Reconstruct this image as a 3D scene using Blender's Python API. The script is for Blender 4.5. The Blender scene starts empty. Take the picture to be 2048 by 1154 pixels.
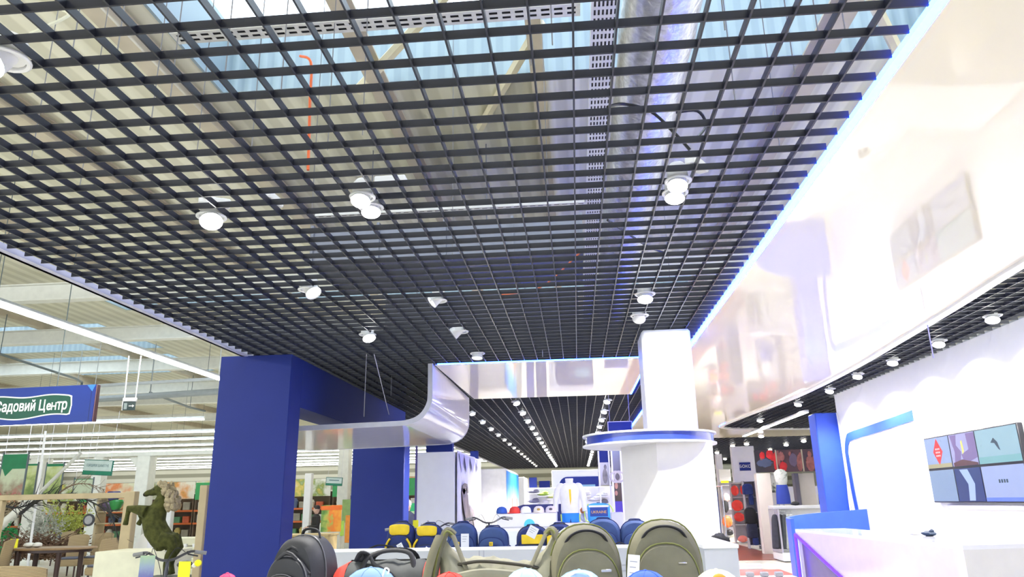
import bpy, math, random
from mathutils import Vector, Matrix
random.seed(7)
S = bpy.context.scene
COL = S.collection
# ------------------------------------------------------------------ camera
FPX = 1460.97
PITCH, ROLL, YAW = 0.28369569, -0.01990235, -0.08101645
cp, sp, cy, sy = math.cos(PITCH), math.sin(PITCH), math.cos(YAW), math.sin(YAW)
CF = Vector((sy*cp, cy*cp, sp)); R0 = Vector((cy, -sy, 0)); U0 = R0.cross(CF)
CR = R0*math.cos(ROLL) + U0*math.sin(ROLL)
CU = -R0*math.sin(ROLL) + U0*math.cos(ROLL)
CAMPOS = Vector((0, 0, 1.6))
cd = bpy.data.cameras.new('camera'); cam = bpy.data.objects.new('camera', cd); COL.objects.link(cam)
cd.sensor_width = 36; cd.lens = FPX*36/2048; cd.clip_end = 300; cd.clip_start = 0.05
cam.matrix_world = Matrix(((CR.x, CU.x, -CF.x, 0), (CR.y, CU.y, -CF.y, 0), (CR.z, CU.z, -CF.z, 1.6), (0, 0, 0, 1)))
S.camera = cam
# ------------------------------------------------------------------ world (overcast daylight) and exposure
W = bpy.data.worlds.new('world'); S.world = W; W.use_nodes = True
bg = W.node_tree.nodes['Background']; bg.inputs[0].default_value = (0.86, 0.93, 1.0, 1); bg.inputs[1].default_value = 3.2
S.view_settings.view_transform = 'Standard'; S.view_settings.look = 'None'
S.view_settings.exposure = 0.47; S.view_settings.gamma = 1
S.view_settings.use_curve_mapping = False

def ray(x, y): return CF + CR*((x-1024)/FPX) + CU*((577-y)/FPX)
def atz(x, y, z): d = ray(x, y); return CAMPOS + d*((z-1.6)/d.z)
def aty(x, y, Y): d = ray(x, y); return CAMPOS + d*(Y/d.y)
def atx(x, y, X): d = ray(x, y); return CAMPOS + d*(X/d.x)

# ------------------------------------------------------------------ materials
MATS = {}
def mat(name, col, rough=0.5, metal=0.0, emis=0.0, ecol=None, vary=0.06, scale=6.0, coat=0.0, ior=1.45, bump=0.0, alpha=None, trans=0.0):
    if name in MATS: return MATS[name]
    m = bpy.data.materials.new(name); m.use_nodes = True; nt = m.node_tree; N = nt.nodes; L = nt.links
    b = N['Principled BSDF']
    b.inputs['Roughness'].default_value = rough; b.inputs['Metallic'].default_value = metal
    b.inputs['IOR'].default_value = ior; b.inputs['Coat Weight'].default_value = coat
    b.inputs['Coat Roughness'].default_value = 0.03
    b.inputs['Transmission Weight'].default_value = trans
    tc = N.new('ShaderNodeTexCoord'); nz = N.new('ShaderNodeTexNoise'); nz.inputs['Scale'].default_value = scale; nz.inputs['Detail'].default_value = 4
    L.new(tc.outputs['Object'], nz.inputs['Vector'])
    rp = N.new('ShaderNodeValToRGB')
    rp.color_ramp.elements[0].position = 0.3; rp.color_ramp.elements[1].position = 0.7
    rp.color_ramp.elements[0].color = tuple(max(0, c*(1-vary)) for c in col)+(1,)
    rp.color_ramp.elements[1].color = tuple(min(1, c*(1+vary)) for c in col)+(1,)
    L.new(nz.outputs['Fac'], rp.inputs['Fac']); L.new(rp.outputs['Color'], b.inputs['Base Color'])
    if bump:
        bp = N.new('ShaderNodeBump'); bp.inputs['Strength'].default_value = bump; bp.inputs['Distance'].default_value = 0.01
        L.new(nz.outputs['Fac'], bp.inputs['Height']); L.new(bp.outputs['Normal'], b.inputs['Normal'])
    if emis:
        b.inputs['Emission Color'].default_value = tuple(ecol or col)+(1,); b.inputs['Emission Strength'].default_value = emis
    MATS[name] = m
    return m
def ramp_mat(name, stops, axis='Z', lo=0, hi=1, rough=0.5, noise=0.0, nscale=3.0, emis=0.0):
    """print / poster: colours blended along one object axis with noise"""
    if name in MATS: return MATS[name]
    m = bpy.data.materials.new(name); m.use_nodes = True; nt = m.node_tree; N = nt.nodes; L = nt.links
    b = N['Principled BSDF']; b.inputs['Roughness'].default_value = rough
    tc = N.new('ShaderNodeTexCoord'); sx = N.new('ShaderNodeSeparateXYZ'); L.new(tc.outputs['Object'], sx.inputs[0])
    mr = N.new('ShaderNodeMapRange'); mr.inputs[1].default_value = lo; mr.inputs[2].default_value = hi
    L.new(sx.outputs[axis], mr.inputs[0])
    nz = N.new('ShaderNodeTexNoise'); nz.inputs['Scale'].default_value = nscale; nz.inputs['Detail'].default_value = 3; L.new(tc.outputs['Object'], nz.inputs['Vector'])
    ma = N.new('ShaderNodeMath'); ma.operation = 'MULTIPLY_ADD'; ma.inputs[1].default_value = noise; L.new(nz.outputs['Fac'], ma.inputs[0])
    sb = N.new('ShaderNodeMath'); sb.operation = 'SUBTRACT'; sb.inputs[1].default_value = noise/2; L.new(mr.outputs[0], sb.inputs[0])
    L.new(sb.outputs[0], ma.inputs[2])
    rp = N.new('ShaderNodeValToRGB'); L.new(ma.outputs[0], rp.inputs['Fac'])
    cr = rp.color_ramp
    cr.elements[0].position = 0; cr.elements[0].color = tuple(stops[0][1])+(1,); cr.elements[-1].position = 1; cr.elements[-1].color = tuple(stops[-1][1])+(1,)
    for p, c in stops[1:-1]: e = cr.elements.new(p); e.color = tuple(c)+(1,)
    L.new(rp.outputs['Color'], b.inputs['Base Color'])
    if emis:
        L.new(rp.outputs['Color'], b.inputs['Emission Color']); b.inputs['Emission Strength'].default_value = emis
    MATS[name] = m
    return m
def wave_mat(name, c1, c2, axis='X', scale=3.0, rough=0.5, metal=0.0):
    if name in MATS: return MATS[name]
    m = bpy.data.materials.new(name); m.use_nodes = True; nt = m.node_tree; N = nt.nodes; L = nt.links
    b = N['Principled BSDF']; b.inputs['Roughness'].default_value = rough; b.inputs['Metallic'].default_value = metal
    tc = N.new('ShaderNodeTexCoord'); wv = N.new('ShaderNodeTexWave'); wv.bands_direction = axis; wv.inputs['Scale'].default_value = scale
    L.new(tc.outputs['Object'], wv.inputs['Vector'])
    rp = N.new('ShaderNodeValToRGB'); rp.color_ramp.elements[0].color = tuple(c1)+(1,); rp.color_ramp.elements[1].color = tuple(c2)+(1,)
    rp.color_ramp.elements[0].position = .35; rp.color_ramp.elements[1].position = .65
    L.new(wv.outputs['Fac'], rp.inputs['Fac']); L.new(rp.outputs['Color'], b.inputs['Base Color'])
    bp = N.new('ShaderNodeBump'); bp.inputs['Strength'].default_value = 0.5; bp.inputs['Distance'].default_value = 0.03
    L.new(wv.outputs['Fac'], bp.inputs['Height']); L.new(bp.outputs['Normal'], b.inputs['Normal'])
    MATS[name] = m
    return m

WHITE = mat('white_paint', (0.82, 0.82, 0.83), 0.4, vary=.02)
GLOSS = mat('stretch_film', (0.96, 0.885, 0.76), 0.04, vary=.01, scale=.6, ior=1.55)
BLACK = mat('black_grid_paint', (0.018, 0.020, 0.034), 0.32, vary=.1)
BLUE = mat('blue_paint', (0.003, 0.018, 0.20), 0.6, vary=.05, scale=1.5)
LED = mat('blue_led', (0.1, .3, 1), emis=32, ecol=(0.016, 0.075, 1.0))
DISC = mat('lamp_face', (1, 1, 1), emis=30, ecol=(1, .97, .93))
TUBEN = mat('tube_light_near', (1, 1, 1), emis=40, ecol=(1, 1, .93))
TUBE = mat('tube_light', (1, 1, 1), emis=9, ecol=(1, 1, .93))
LAMPW = mat('lamp_white', (0.85, 0.85, 0.86), 0.35, vary=.02)
BEIGE = mat('beige_steel', (0.50, 0.44, 0.33), 0.55, vary=.12, scale=2)
CREAMC = mat('cream_steel', (0.72, 0.72, 0.66), 0.5, vary=.05)
GALV = mat('galvanised', (0.62, 0.66, 0.68), 0.32, metal=.7, vary=.12)
DKPIPE = mat('dark_pipe', (0.10, 0.13, 0.14), .4)
DARK = mat('dark_plastic', (0.02, 0.02, 0.025), .4)
WIRE = mat('steel_wire', (0.55, .55, .6), .3, metal=.8)

# ------------------------------------------------------------------ mesh building
class MB:
    def __init__(s): s.v = []; s.f = []; s.m = []
    def add(s, vs, fs, mi=0):
        o = len(s.v); s.v += [tuple(v) for v in vs]; s.f += [tuple(i+o for i in f) for f in fs]; s.m += [mi]*len(fs)
        return s
    def box(s, x0, x1, y0, y1, z0, z1, mi=0, M=None):
        vs = [Vector((x, y, z)) for z in (z0, z1) for y in (y0, y1) for x in (x0, x1)]
        if M: vs = [M @ v for v in vs]
        return s.add(vs, [(0, 2, 3, 1), (4, 5, 7, 6), (0, 1, 5, 4), (2, 6, 7, 3), (0, 4, 6, 2), (1, 3, 7, 5)], mi)
    def rbox(s, x0, x1, y0, y1, z0, z1, r=.01, mi=0, M=None):
        """box with chamfered edges"""
        vs = []; idx = {}
        r = min(r, (x1-x0)/2.01, (y1-y0)/2.01, (z1-z0)/2.01)
        X = (x0, x1); Y = (y0, y1); Z = (z0, z1)
        for i in (0, 1):
            for j in (0, 1):
                for k in (0, 1):
                    dx, dy, dz = (r, -r)[i], (r, -r)[j], (r, -r)[k]
                    for a, p in (('x', (X[i], Y[j]+dy, Z[k]+dz)), ('y', (X[i]+dx, Y[j], Z[k]+dz)), ('z', (X[i]+dx, Y[j]+dy, Z[k]))):
                        idx[(i, j, k, a)] = len(vs); vs.append(Vector(p))
        g = lambda i, j, k, a: idx[(i, j, k, a)]
        fs = []
        for i in (0, 1):
            q = [g(i, 0, 0, 'x'), g(i, 1, 0, 'x'), g(i, 1, 1, 'x'), g(i, 0, 1, 'x')]; fs.append(q if i else q[::-1])
            q = [g(0, i, 0, 'y'), g(0, i, 1, 'y'), g(1, i, 1, 'y'), g(1, i, 0, 'y')]; fs.append(q if i else q[::-1])
            q = [g(0, 0, i, 'z'), g(1, 0, i, 'z'), g(1, 1, i, 'z'), g(0, 1, i, 'z')]; fs.append(q if i else q[::-1])
        for i in (0, 1):
            for j in (0, 1):
                sg = (i+j) % 2
                q = [g(i, j, 0, 'x'), g(i, j, 0, 'y'), g(i, j, 1, 'y'), g(i, j, 1, 'x')]; fs.append(q if sg == 0 else q[::-1])
                q = [g(i, 0, j, 'x'), g(i, 1, j, 'x'), g(i, 1, j, 'z'), g(i, 0, j, 'z')]; fs.append(q if sg == 0 else q[::-1])
                q = [g(0, i, j, 'y'), g(0, i, j, 'z'), g(1, i, j, 'z'), g(1, i, j, 'y')]; fs.append(q if sg == 0 else q[::-1])
                for k in (0, 1):
                    q = [g(i, j, k, 'x'), g(i, j, k, 'y'), g(i, j, k, 'z')]; fs.append(q if (i+j+k) % 2 else q[::-1])
        if M: vs = [M @ v for v in vs]
        return s.add(vs, fs, mi)
    def cone(s, p0, p1, r0, r1, n=16, mi=0, caps=True):
        p0, p1 = Vector(p0), Vector(p1); d = (p1-p0).normalized()
        a = d.orthogonal().normalized(); b = d.cross(a)
        vs = []
        for p, r in ((p0, r0), (p1, r1)):
            for i in range(n):
                t = 2*math.pi*i/n; vs.append(p+a*(r*math.cos(t))+b*(r*math.sin(t)))
        fs = [(i, (i+1) % n, n+(i+1) % n, n+i) for i in range(n)]
        if caps: fs += [tuple(range(n))[::-1], tuple(range(n, 2*n))]
        return s.add(vs, fs, mi)
    def tube(s, pts, r, n=8, mi=0, closed=False, flat=None):
        """r: radius or list; flat=(ry) makes a ribbon-like ellipse"""
        pts = [Vector(p) for p in pts]; m = len(pts); vs = []
        prev = None
        for i, p in enumerate(pts):
            if closed: d = (pts[(i+1) % m]-pts[i-1])
            else: d = pts[min(i+1, m-1)]-pts[max(i-1, 0)]
            d = d.normalized()
            if prev is None: a = d.orthogonal().normalized() if abs(d.z) > .95 else d.cross(Vector((0, 0, 1))).normalized()
            else:
                a = prev - d*prev.dot(d)
                a = a.normalized() if a.length > 1e-5 else d.orthogonal().normalized()
            prev = a; b = d.cross(a)
            rr = r[i] if isinstance(r, (list, tuple)) else r
            for k in range(n):
                t = 2*math.pi*k/n; vs.append(p+a*(rr*math.cos(t))+b*((flat if flat else rr)*math.sin(t)))
        fs = []
        for i in range(m if closed else m-1):
            j = (i+1) % m
            for k in range(n): fs.append((i*n+k, j*n+k, j*n+(k+1) % n, i*n+(k+1) % n))
        if not closed: fs += [tuple(range(n)), tuple(range((m-1)*n, m*n))[::-1]]
        return s.add(vs, fs, mi)
    def lathe(s, prof, c=(0, 0, 0), n=24, mi=0, M=None, a0=0, a1=2*math.pi):
        full = abs(a1-a0-2*math.pi) < 1e-6; k = n if full else n+1; vs = []
        for r, z in prof:
            for i in range(k):
                t = a0+(a1-a0)*i/n; v = Vector((r*math.cos(t), r*math.sin(t), z))
                if M: v = M @ v
                vs.append(v+Vector(c))
        fs = []
        for j in range(len(prof)-1):
            for i in range(n if full else n): 
                i2 = (i+1) % k
                fs.append((j*k+i, j*k+i2, (j+1)*k+i2, (j+1)*k+i))
        if full:
            if prof[0][0] > 1e-6: fs.append(tuple(range(k))[::-1])
            if prof[-1][0] > 1e-6: fs.append(tuple(range((len(prof)-1)*k, len(prof)*k)))
        return s.add(vs, fs, mi)
    def prism(s, poly, ax, lo, hi, mi=0, M=None):
        """poly = list of 2D; ax = extrusion axis index"""
        n = len(poly); vs = []
        for h in (lo, hi):
            for (a, b) in poly:
                v = [0, 0, 0]; o = [i for i in range(3) if i != ax]; v[o[0]] = a; v[o[1]] = b; v[ax] = h
                v = Vector(v); vs.append(M @ v if M else v)
        fs = [(i, (i+1) % n, n+(i+1) % n, n+i) for i in range(n)] + [tuple(range(n))[::-1], tuple(range(n, 2*n))]
        return s.add(vs, fs, mi)
    def blob(s, c, r, n=14, mi=0, M=None, nz=0.0, seed=0):
        rnd = random.Random(seed); vs = [];  m = max(6, n//2+2)
        for j in range(m+1):
            ph = math.pi*j/m
            for i in range(n):
                t = 2*math.pi*i/n; k = 1+rnd.uniform(-nz, nz)
                v = Vector((r[0]*math.sin(ph)*math.cos(t)*k, r[1]*math.sin(ph)*math.sin(t)*k, r[2]*math.cos(ph)*k))
                if M: v = M @ v
                vs.append(v+Vector(c))
        fs = []
        for j in range(m):
            for i in range(n): fs.append((j*n+i, (j+1)*n+i, (j+1)*n+(i+1) % n, j*n+(i+1) % n))
        return s.add(vs, fs, mi)
    def puff(s, outl, y0, depth, mi=0, M=None, levels=((1, 0), (1.0, .55), (.97, .8), (.88, .95), (.7, 1.0), (.35, 1.03)), zc=None):
        """cushion: outline in XZ (closed), back at y0, swelling towards -Y by depth"""
        n = len(outl); cx = sum(p[0] for p in outl)/n; cz = zc if zc is not None else sum(p[1] for p in outl)/n
        vs = []
        for sc, dp in levels:
            for (x, z) in outl:
                v = Vector((cx+(x-cx)*sc, y0-depth*dp, cz+(z-cz)*sc)); vs.append(M @ v if M else v)
        fs = []
        for j in range(len(levels)-1):
            for i in range(n): fs.append((j*n+i, j*n+(i+1) % n, (j+1)*n+(i+1) % n, (j+1)*n+i))
        fs.append(tuple(range(n))[::-1]); fs.append(tuple(range((len(levels)-1)*n, len(levels)*n)))
        return s.add(vs, fs, mi)
    def build(s, name, mats, parent=None, smooth=True, ang=40, loc=None, rot=None):
        me = bpy.data.meshes.new(name); me.from_pydata(s.v, [], s.f)
        mats = mats if isinstance(mats, (list, tuple)) else [mats]
        for m in mats: me.materials.append(m)
        me.polygons.foreach_set('material_index', s.m)
        if smooth:
            me.polygons.foreach_set('use_smooth', [True]*len(s.f)); me.update()
            me.set_sharp_from_angle(angle=math.radians(ang))
        me.update()
        o = bpy.data.objects.new(name, me); COL.objects.link(o)
        if parent: o.parent = parent
        if loc: o.location = loc
        if rot: o.rotation_euler = rot
        return o
def tag(o, label, cat, group=None, kind=None):
    o['label'] = label; o['category'] = cat
    if group: o['group'] = group
    if kind: o['kind'] = kind
    return o
def thing(name, label, cat, loc=(0, 0, 0), rz=0, group=None):
    o = bpy.data.objects.new(name, None); COL.objects.link(o); o.empty_display_size = .1
    o.location = loc; o.rotation_euler = (0, 0, rz)
    return tag(o, label, cat, group)
def struct(mb, name, mats, smooth=False):
    o = mb.build(name, mats, smooth=smooth); o['kind'] = 'structure'; return o
CHILD = {}
def copy_tree(o, parent=None):
    c = o.copy(); COL.objects.link(c)
    if parent: c.parent = parent
    for ch in o.children: copy_tree(ch, c)
    return c
def clone(o, loc, rot=None, label=None, scale=None):
    c = copy_tree(o); c.location = loc
    if rot is not None: c.rotation_euler = rot
    if scale is not None: c.scale = scale if isinstance(scale, (tuple, list)) else (scale,)*3
    if label: c['label'] = label
    return c
def _glyphs(body, ext):
    cu = bpy.data.curves.new('lettering', 'FONT'); cu.body = body; cu.size = 1; cu.extrude = ext; cu.resolution_u = 5; cu.align_y = 'CENTER'
    t = bpy.data.objects.new('lettering_c', cu); COL.objects.link(t); bpy.context.view_layer.update()
    me = bpy.data.meshes.new_from_object(t.evaluated_get(bpy.context.evaluated_depsgraph_get())); bpy.data.objects.remove(t)
    return [v.co.copy() for v in me.vertices], [tuple(p.vertices) for p in me.polygons]
def text(body, size, parent, name, material, loc, rot, ext=0.004, weight=0.0):
    """lettering built glyph by glyph, centred on loc"""
    mb = MB()
    for i, ch in enumerate(body):
        if ch == ' ': continue
        gv, gf = _glyphs({'е': 'e', 'н': 'H'}.get(ch, ch), ext/size); pv, _ = _glyphs(body[:i+1], ext/size)
        if ch == 'н':
            y0_ = min(v.y for v in gv)
            for v in gv: v.y = y0_+(v.y-y0_)*.735; v.x *= .82
        dx = max(v.x for v in pv)-max(v.x for v in gv)
        for k, (ox, oy) in enumerate(((0, 0), (weight, 0), (0, weight), (weight, weight)) if weight else ((0, 0),)):
            mb.add([(v.x+dx+ox, v.y+oy, v.z+k*.0012) for v in gv], gf)
    cx = (max(v[0] for v in mb.v)+min(v[0] for v in mb.v))/2
    mb.v = [((v[0]-cx)*size, v[1]*size, v[2]*size) for v in mb.v]
    o = mb.build(name, material, parent, smooth=False); o.location = loc; o.rotation_euler = rot
    return o
def spot(loc, energy, col=(1, .96, .9), ang=110, rot=(0, 0, 0), r=.06, parent=None):
    l = bpy.data.lights.new('spot', 'SPOT'); l.energy = energy; l.color = col; l.spot_size = math.radians(ang); l.spot_blend = .6; l.shadow_soft_size = r
    o = bpy.data.objects.new('spot', l); COL.objects.link(o); o.location = loc; o.rotation_euler = rot
    if parent: o.parent = parent
    return o
ZG = 3.69   # underside of the open cell ceiling
PI = math.pi

# ================================================================== SHELL
mb = MB(); mb.box(-60, 30, -6, 62, -.1, 0)
fm = bpy.data.materials.new('floor_tiles'); fm.use_nodes = True
nt = fm.node_tree; b = nt.nodes['Principled BSDF']; b.inputs['Roughness'].default_value = .22
tc = nt.nodes.new('ShaderNodeTexCoord'); br = nt.nodes.new('ShaderNodeTexBrick'); nt.links.new(tc.outputs['Object'], br.inputs['Vector'])
br.offset = 0; br.inputs['Scale'].default_value = 1.0; br.inputs['Brick Width'].default_value = .6; br.inputs['Row Height'].default_value = .6
br.inputs['Mortar Size'].default_value = .006; br.inputs['Color1'].default_value = (.74, .72, .62, 1); br.inputs['Color2'].default_value = (.70, .68, .59, 1); br.inputs['Mortar'].default_value = (.45, .43, .38, 1)
nt.links.new(br.outputs['Color'], b.inputs['Base Color'])
struct(mb, 'floor', fm)
# brown wood-look walkway on the right
mb = MB(); mb.box(2.6, 5.5, 20.8, 44, 0.0, .012)
wood = mat('wood_walkway', (.20, .055, .035), .3, vary=.25, scale=1.5)
struct(mb, 'floor.001', wood)
mb = MB(); mb.box(2.6, 4.5, 16.6, 18.2, 0.0, .006)
struct(mb, 'floor.002', mat('red_floor_tile', (.55, .12, .1), .3))

# --- hall roof (corrugated sheet) with skylight shafts
ROOFZ = 7.0
roofm = wave_mat('corrugated_roof', (.60, .58, .45), (.72, .70, .56), 'X', .9, .55)
holes = [(-4.6, 4.8, 5.0, 8.45), (-12.5, 3.2, 16.4, 19.0), (-23, -14.2, 20.3, 24.0), (-21, -14.6, 25.0, 28.6), (-24, -6, 36, 38)]
mb = MB()
ys = sorted({-6, 62} | {h[2] for h in holes} | {h[3] for h in holes})
for y0, y1 in zip(ys, ys[1:]):
    cuts = [h for h in holes if h[2] <= y0 and h[3] >= y1]
    x = -60
    for h in sorted(cuts):
        mb.box(x, h[0], y0, y1, ROOFZ, ROOFZ+.06); x = h[1]
    mb.box(x, 30, y0, y1, ROOFZ, ROOFZ+.06)
struct(mb, 'ceiling', roofm)
shaft = wave_mat('skylight_shaft_sheet', (.26, .335, .375), (.31, .39, .42), 'X', 1.6, .5)
glassm = bpy.data.materials.new('skylight_glass'); glassm.use_nodes = True
nt = glassm.node_tree; nt.nodes.clear(); o_ = nt.nodes.new('ShaderNodeOutputMaterial'); t_ = nt.nodes.new('ShaderNodeBsdfTransparent'); t_.inputs[0].default_value = (.93, .97, 1, 1)
g_ = nt.nodes.new('ShaderNodeBsdfGlossy'); g_.inputs['Roughness'].default_value = .05; mx = nt.nodes.new('ShaderNodeMixShader'); mx.inputs[0].default_value = .06
nt.links.new(t_.outputs[0], mx.inputs[1]); nt.links.new(g_.outputs[0], mx.inputs[2]); nt.links.new(mx.outputs[0], o_.inputs[0])
frame = mat('skylight_frame', (.42, .55, .66), .4)
for i, (x0, x1, y0, y1) in enumerate(holes):
    h = 1.05
    mb = MB()
    rz0 = ROOFZ+.0; e_ = .002
    mb.box(x0+e_, x1-e_, y1-.04, y1-e_, rz0, ROOFZ+h); mb.box(x0+e_, x1-e_, y0+e_, y0+.04, rz0, ROOFZ+h)
    mb.box(x0+e_, x0+.04, y0+.04, y1-.04, rz0, ROOFZ+h); mb.box(x1-.04, x1-e_, y0+.04, y1-.04, rz0, ROOFZ+h)
    w = struct(mb, 'window_%d' % (i+1), shaft)
    m2 = MB(); m2.box(x0-.04, x1+.04, y0-.04, y1+.04, ROOFZ+h, ROOFZ+h+.01); m2.build('pane', glassm, w, smooth=False)
    m3 = MB(); n = max(2, int((x1-x0)/1.6))
    for k in range(n+1):
        xx = x0+(x1-x0)*k/n; m3.box(xx-.035, xx+.035, y0, y1, ROOFZ+h-.08, ROOFZ+h)
    m3.box(x0, x1, (y0+y1)/2-.04, (y0+y1)/2+.04, ROOFZ+h-.1, ROOFZ+h-.01)
    m3.build('window_frame', frame, w, smooth=False)
# roof beams
bz = ROOFZ-.28
tn = 1
for x in (-30, -25, -20.4, -15.5, -10.6, -7.4, -4.95, -2.35, -.28, 3.2, 6.5, 12, 20):
    wdt = .17 if x in (-2.35, -.28) else .22
    mb = MB(); mb.box(x-wdt/2, x+wdt/2, -6, 62, bz, bz+.03); mb.box(x-.02, x+.02, -5.9, 61.9, bz+.02, ROOFZ-.01); mb.box(x-wdt/2, x+wdt/2, -6, 62, ROOFZ-.03, ROOFZ-.002)
    struct(mb, 'trim_%d' % tn, BEIGE); tn += 1
for y in (15.5, 19.8, 24.5, 29.5, 33, 40, 48):
    mb = MB(); mb.box(-60, 30, y-.14, y+.14, bz-.42, bz-.38); mb.box(-59.9, 29.9, y-.025, y+.025, bz-.4, bz-.02); mb.box(-60, 30, y-.12, y+.12, bz-.03, bz-.002)
    struct(mb, 'trim_%d' % tn, BEIGE if y < 14 else CREAMC); tn += 1
# diagonal braces under the near skylight
for (a, b_) in (((-2.6, 8.1, 6.7), (-.9, 6.9, 7.5)), ((-.2, 7.4, 7.0), (-1.2, 9.6, 6.9)), ((2.9, 6.6, 7.6), (4.2, 8.3, 6.9))):
    mb = MB(); mb.tube([a, b_], .07, 6); struct(mb, 'trim_%d' % tn, mat('brace_cream', (.66, .6, .42), .5)); tn += 1

# --- hall walls; front and right ones added to block fill light
hallw = wave_mat('hall_wall_sheet', (.30, .30, .24), (.66, .66, .58), 'Z', .55, .5)
mb = MB(); mb.box(-60, 30, 56, 56.2, 0, ROOFZ); struct(mb, 'wall_back', hallw)
mb = MB(); mb.box(-45.2, -45, -6, 56, 0, ROOFZ); struct(mb, 'wall_left', hallw)
mb = MB(); mb.box(-12, 16.2, -5.2, -5, 0, 3.6); struct(mb, 'wall_front_blocker', WHITE)  # unseen wall added behind the camera, keeps sky fill above the grid
mb = MB(); mb.box(16.2, 16.4, -5, 56, 0, 3.6); struct(mb, 'wall_right_blocker', WHITE)  # added to stop sky fill entering from the open right side

# --- open cell grid ceiling: blades 200 mm apart both ways
GX0, GX1, GY0, GY1 = -4.62, 5.66, .5, 50.0
BH = .045
mb = MB()
x = .0704 - .2*23
def under_film(x, y):   # the glossy panels sit just under the grid; leave the grid out above them
    return False
k = 0
while x < 5.66:
    mb.box(x-.005, x+.005, 27.05 if 1.62 < x < 4.0 else GY0, GY1, ZG, ZG+BH, 0); x += .2
y = 2.7346-.2*11
while y < GY1:
    if y < 27:
        mb.box(GX0, 1.655, y-.005, y+.005, ZG+.0004, ZG+BH-.0004, 0); mb.box(3.9, GX1, y-.005, y+.005, ZG+.0004, ZG+BH-.0004, 0)
    else: mb.box(GX0, GX1, y-.005, y+.005, ZG+.0004, ZG+BH-.0004, 0)
    y += .2
# far right part of the same ceiling
x = .0704+.2*28
while x < 16:
    mb.box(x-.005, x+.005, 16.8, GY1, ZG, ZG+BH, 0); x += .2
y = 2.7346+.2*71
while y < GY1:
    mb.box(GX1, 16, y-.005, y+.005, ZG, ZG+BH, 0); y += .2
struct(mb, 'ceiling.001', BLACK)
mb = MB(); mb.box(-4.74, -4.70, GY0, GY1, ZG-.012, ZG+.07); mb.box(-4.74, -4.64, GY0, GY1, ZG-.012, ZG-.008)
struct(mb, 'trim_%d' % tn, mat('grid_edge_trim', (.55, .55, .72), .4)); tn += 1

# --- glossy stretch-film ceilings
FZ = ZG-.012
edge = [(4.05, .4), (4.15, 4), (4.23, 6.84), (4.39, 8.6), (4.55, 10.6), (4.70, 12.8), (4.77, 15.9), (4.66, 18), (4.52, 19.5), (4.38, 22), (4.42, 23.1), (4.8, 23.8), (5.56, 24.2), (6.8, 24.6), (9.2, 25.0), (11, 25.0)]
poly = edge + [(11, 27.6), (5.2, 27.6), (4.2, 27.0), (1.72, 27.0), (1.72, .4)]
mb = MB(); mb.prism(poly, 2, FZ, FZ+.008); struct(mb, 'ceiling.002', GLOSS)
mb = MB(); mb.prism([(-2.15, 11.2), (1.16, 11.2), (1.16, 15.25), (-2.08, 15.25)], 2, FZ, FZ+.008); struct(mb, 'ceiling.003', GLOSS)
# raised white rim along the free edge of the film
def strip(path, w, z0, z1, off=0):
    pts = [Vector((p[0], p[1])) for p in path]; L_ = []; R_ = []
    for i, p in enumerate(pts):
        d = (pts[min(i+1, len(pts)-1)]-pts[max(i-1, 0)]).normalized(); nrm = Vector((-d.y, d.x))
        L_.append(p+nrm*(off-w/2)); R_.append(p+nrm*(off+w/2))
    q = [tuple(v) for v in L_]+[tuple(v) for v in R_[::-1]]
    return q
def smoothpath(p, n=6):
    out = []
    for i in range(len(p)-1):
        p0 = p[max(i-1, 0)]; p1 = p[i]; p2 = p[i+1]; p3 = p[min(i+2, len(p)-1)]
        for k in range(n):
            t = k/n
            out.append(tuple(.5*((2*b)+(-a+c)*t+(2*a-5*b+4*c-d)*t*t+(-a+3*b-3*c+d)*t**3) for a, b, c, d in zip(p0, p1, p2, p3)))
    out.append(tuple(p[-1])); return out
def ribbon(mb, path, w, z0, z1, off=0, mi=0):
    pts = [Vector((p[0], p[1])) for p in path]; n = len(pts); vs = []
    for i, p in enumerate(pts):
        d = (pts[min(i+1, n-1)]-pts[max(i-1, 0)]).normalized(); nr = Vector((-d.y, d.x))
        a = p+nr*(off-w/2); b = p+nr*(off+w/2)
        vs += [(a.x, a.y, z0), (b.x, b.y, z0), (b.x, b.y, z1), (a.x, a.y, z1)]
    fs = []
    for i in range(n-1):
        for k in range(4): fs.append((i*4+k, i*4+(k+1) % 4, i*4+4+(k+1) % 4, i*4+4+k))
    fs += [(0, 3, 2, 1), ((n-1)*4, (n-1)*4+1, (n-1)*4+2, (n-1)*4+3)]
    mb.add(vs, fs, mi)
mb = MB(); ribbon(mb, smoothpath(edge), .12, FZ-.03, FZ+.05, off=-.05); struct(mb, 'trim_%d' % tn, WHITE); tn += 1
def led(path, label, w=.035, z0=FZ, z1=FZ+.035):
    mb = MB(); ribbon(mb, path, w, z0, z1); o = mb.build('led_strip', LED, smooth=False); tag(o, label, 'light strip'); return o
led([(1.69, .4), (1.69, 26)], 'long blue LED strip along the left edge of the big glossy white ceiling', w=.05)
led([(-2.1, 11.17), (1.13, 11.17)], 'blue LED strip along the front edge of the glossy band before the white column')
led([(1.18, 11.17), (1.18, 15.25)], 'short blue LED strip on the right end of the glossy band behind the white column')
led(smoothpath(edge[9:]), 'curved blue LED strip at the far rounded end of the glossy ceiling over the reception', w=.06)

# --- right wall of the reception
glow = mat('reception_wall_white', (.93, .93, .95), .5, vary=.01)
mb = MB(); mb.box(5.66, 5.86, 3, 16.5, 0, ZG); struct(mb, 'wall_right', glow)
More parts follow.
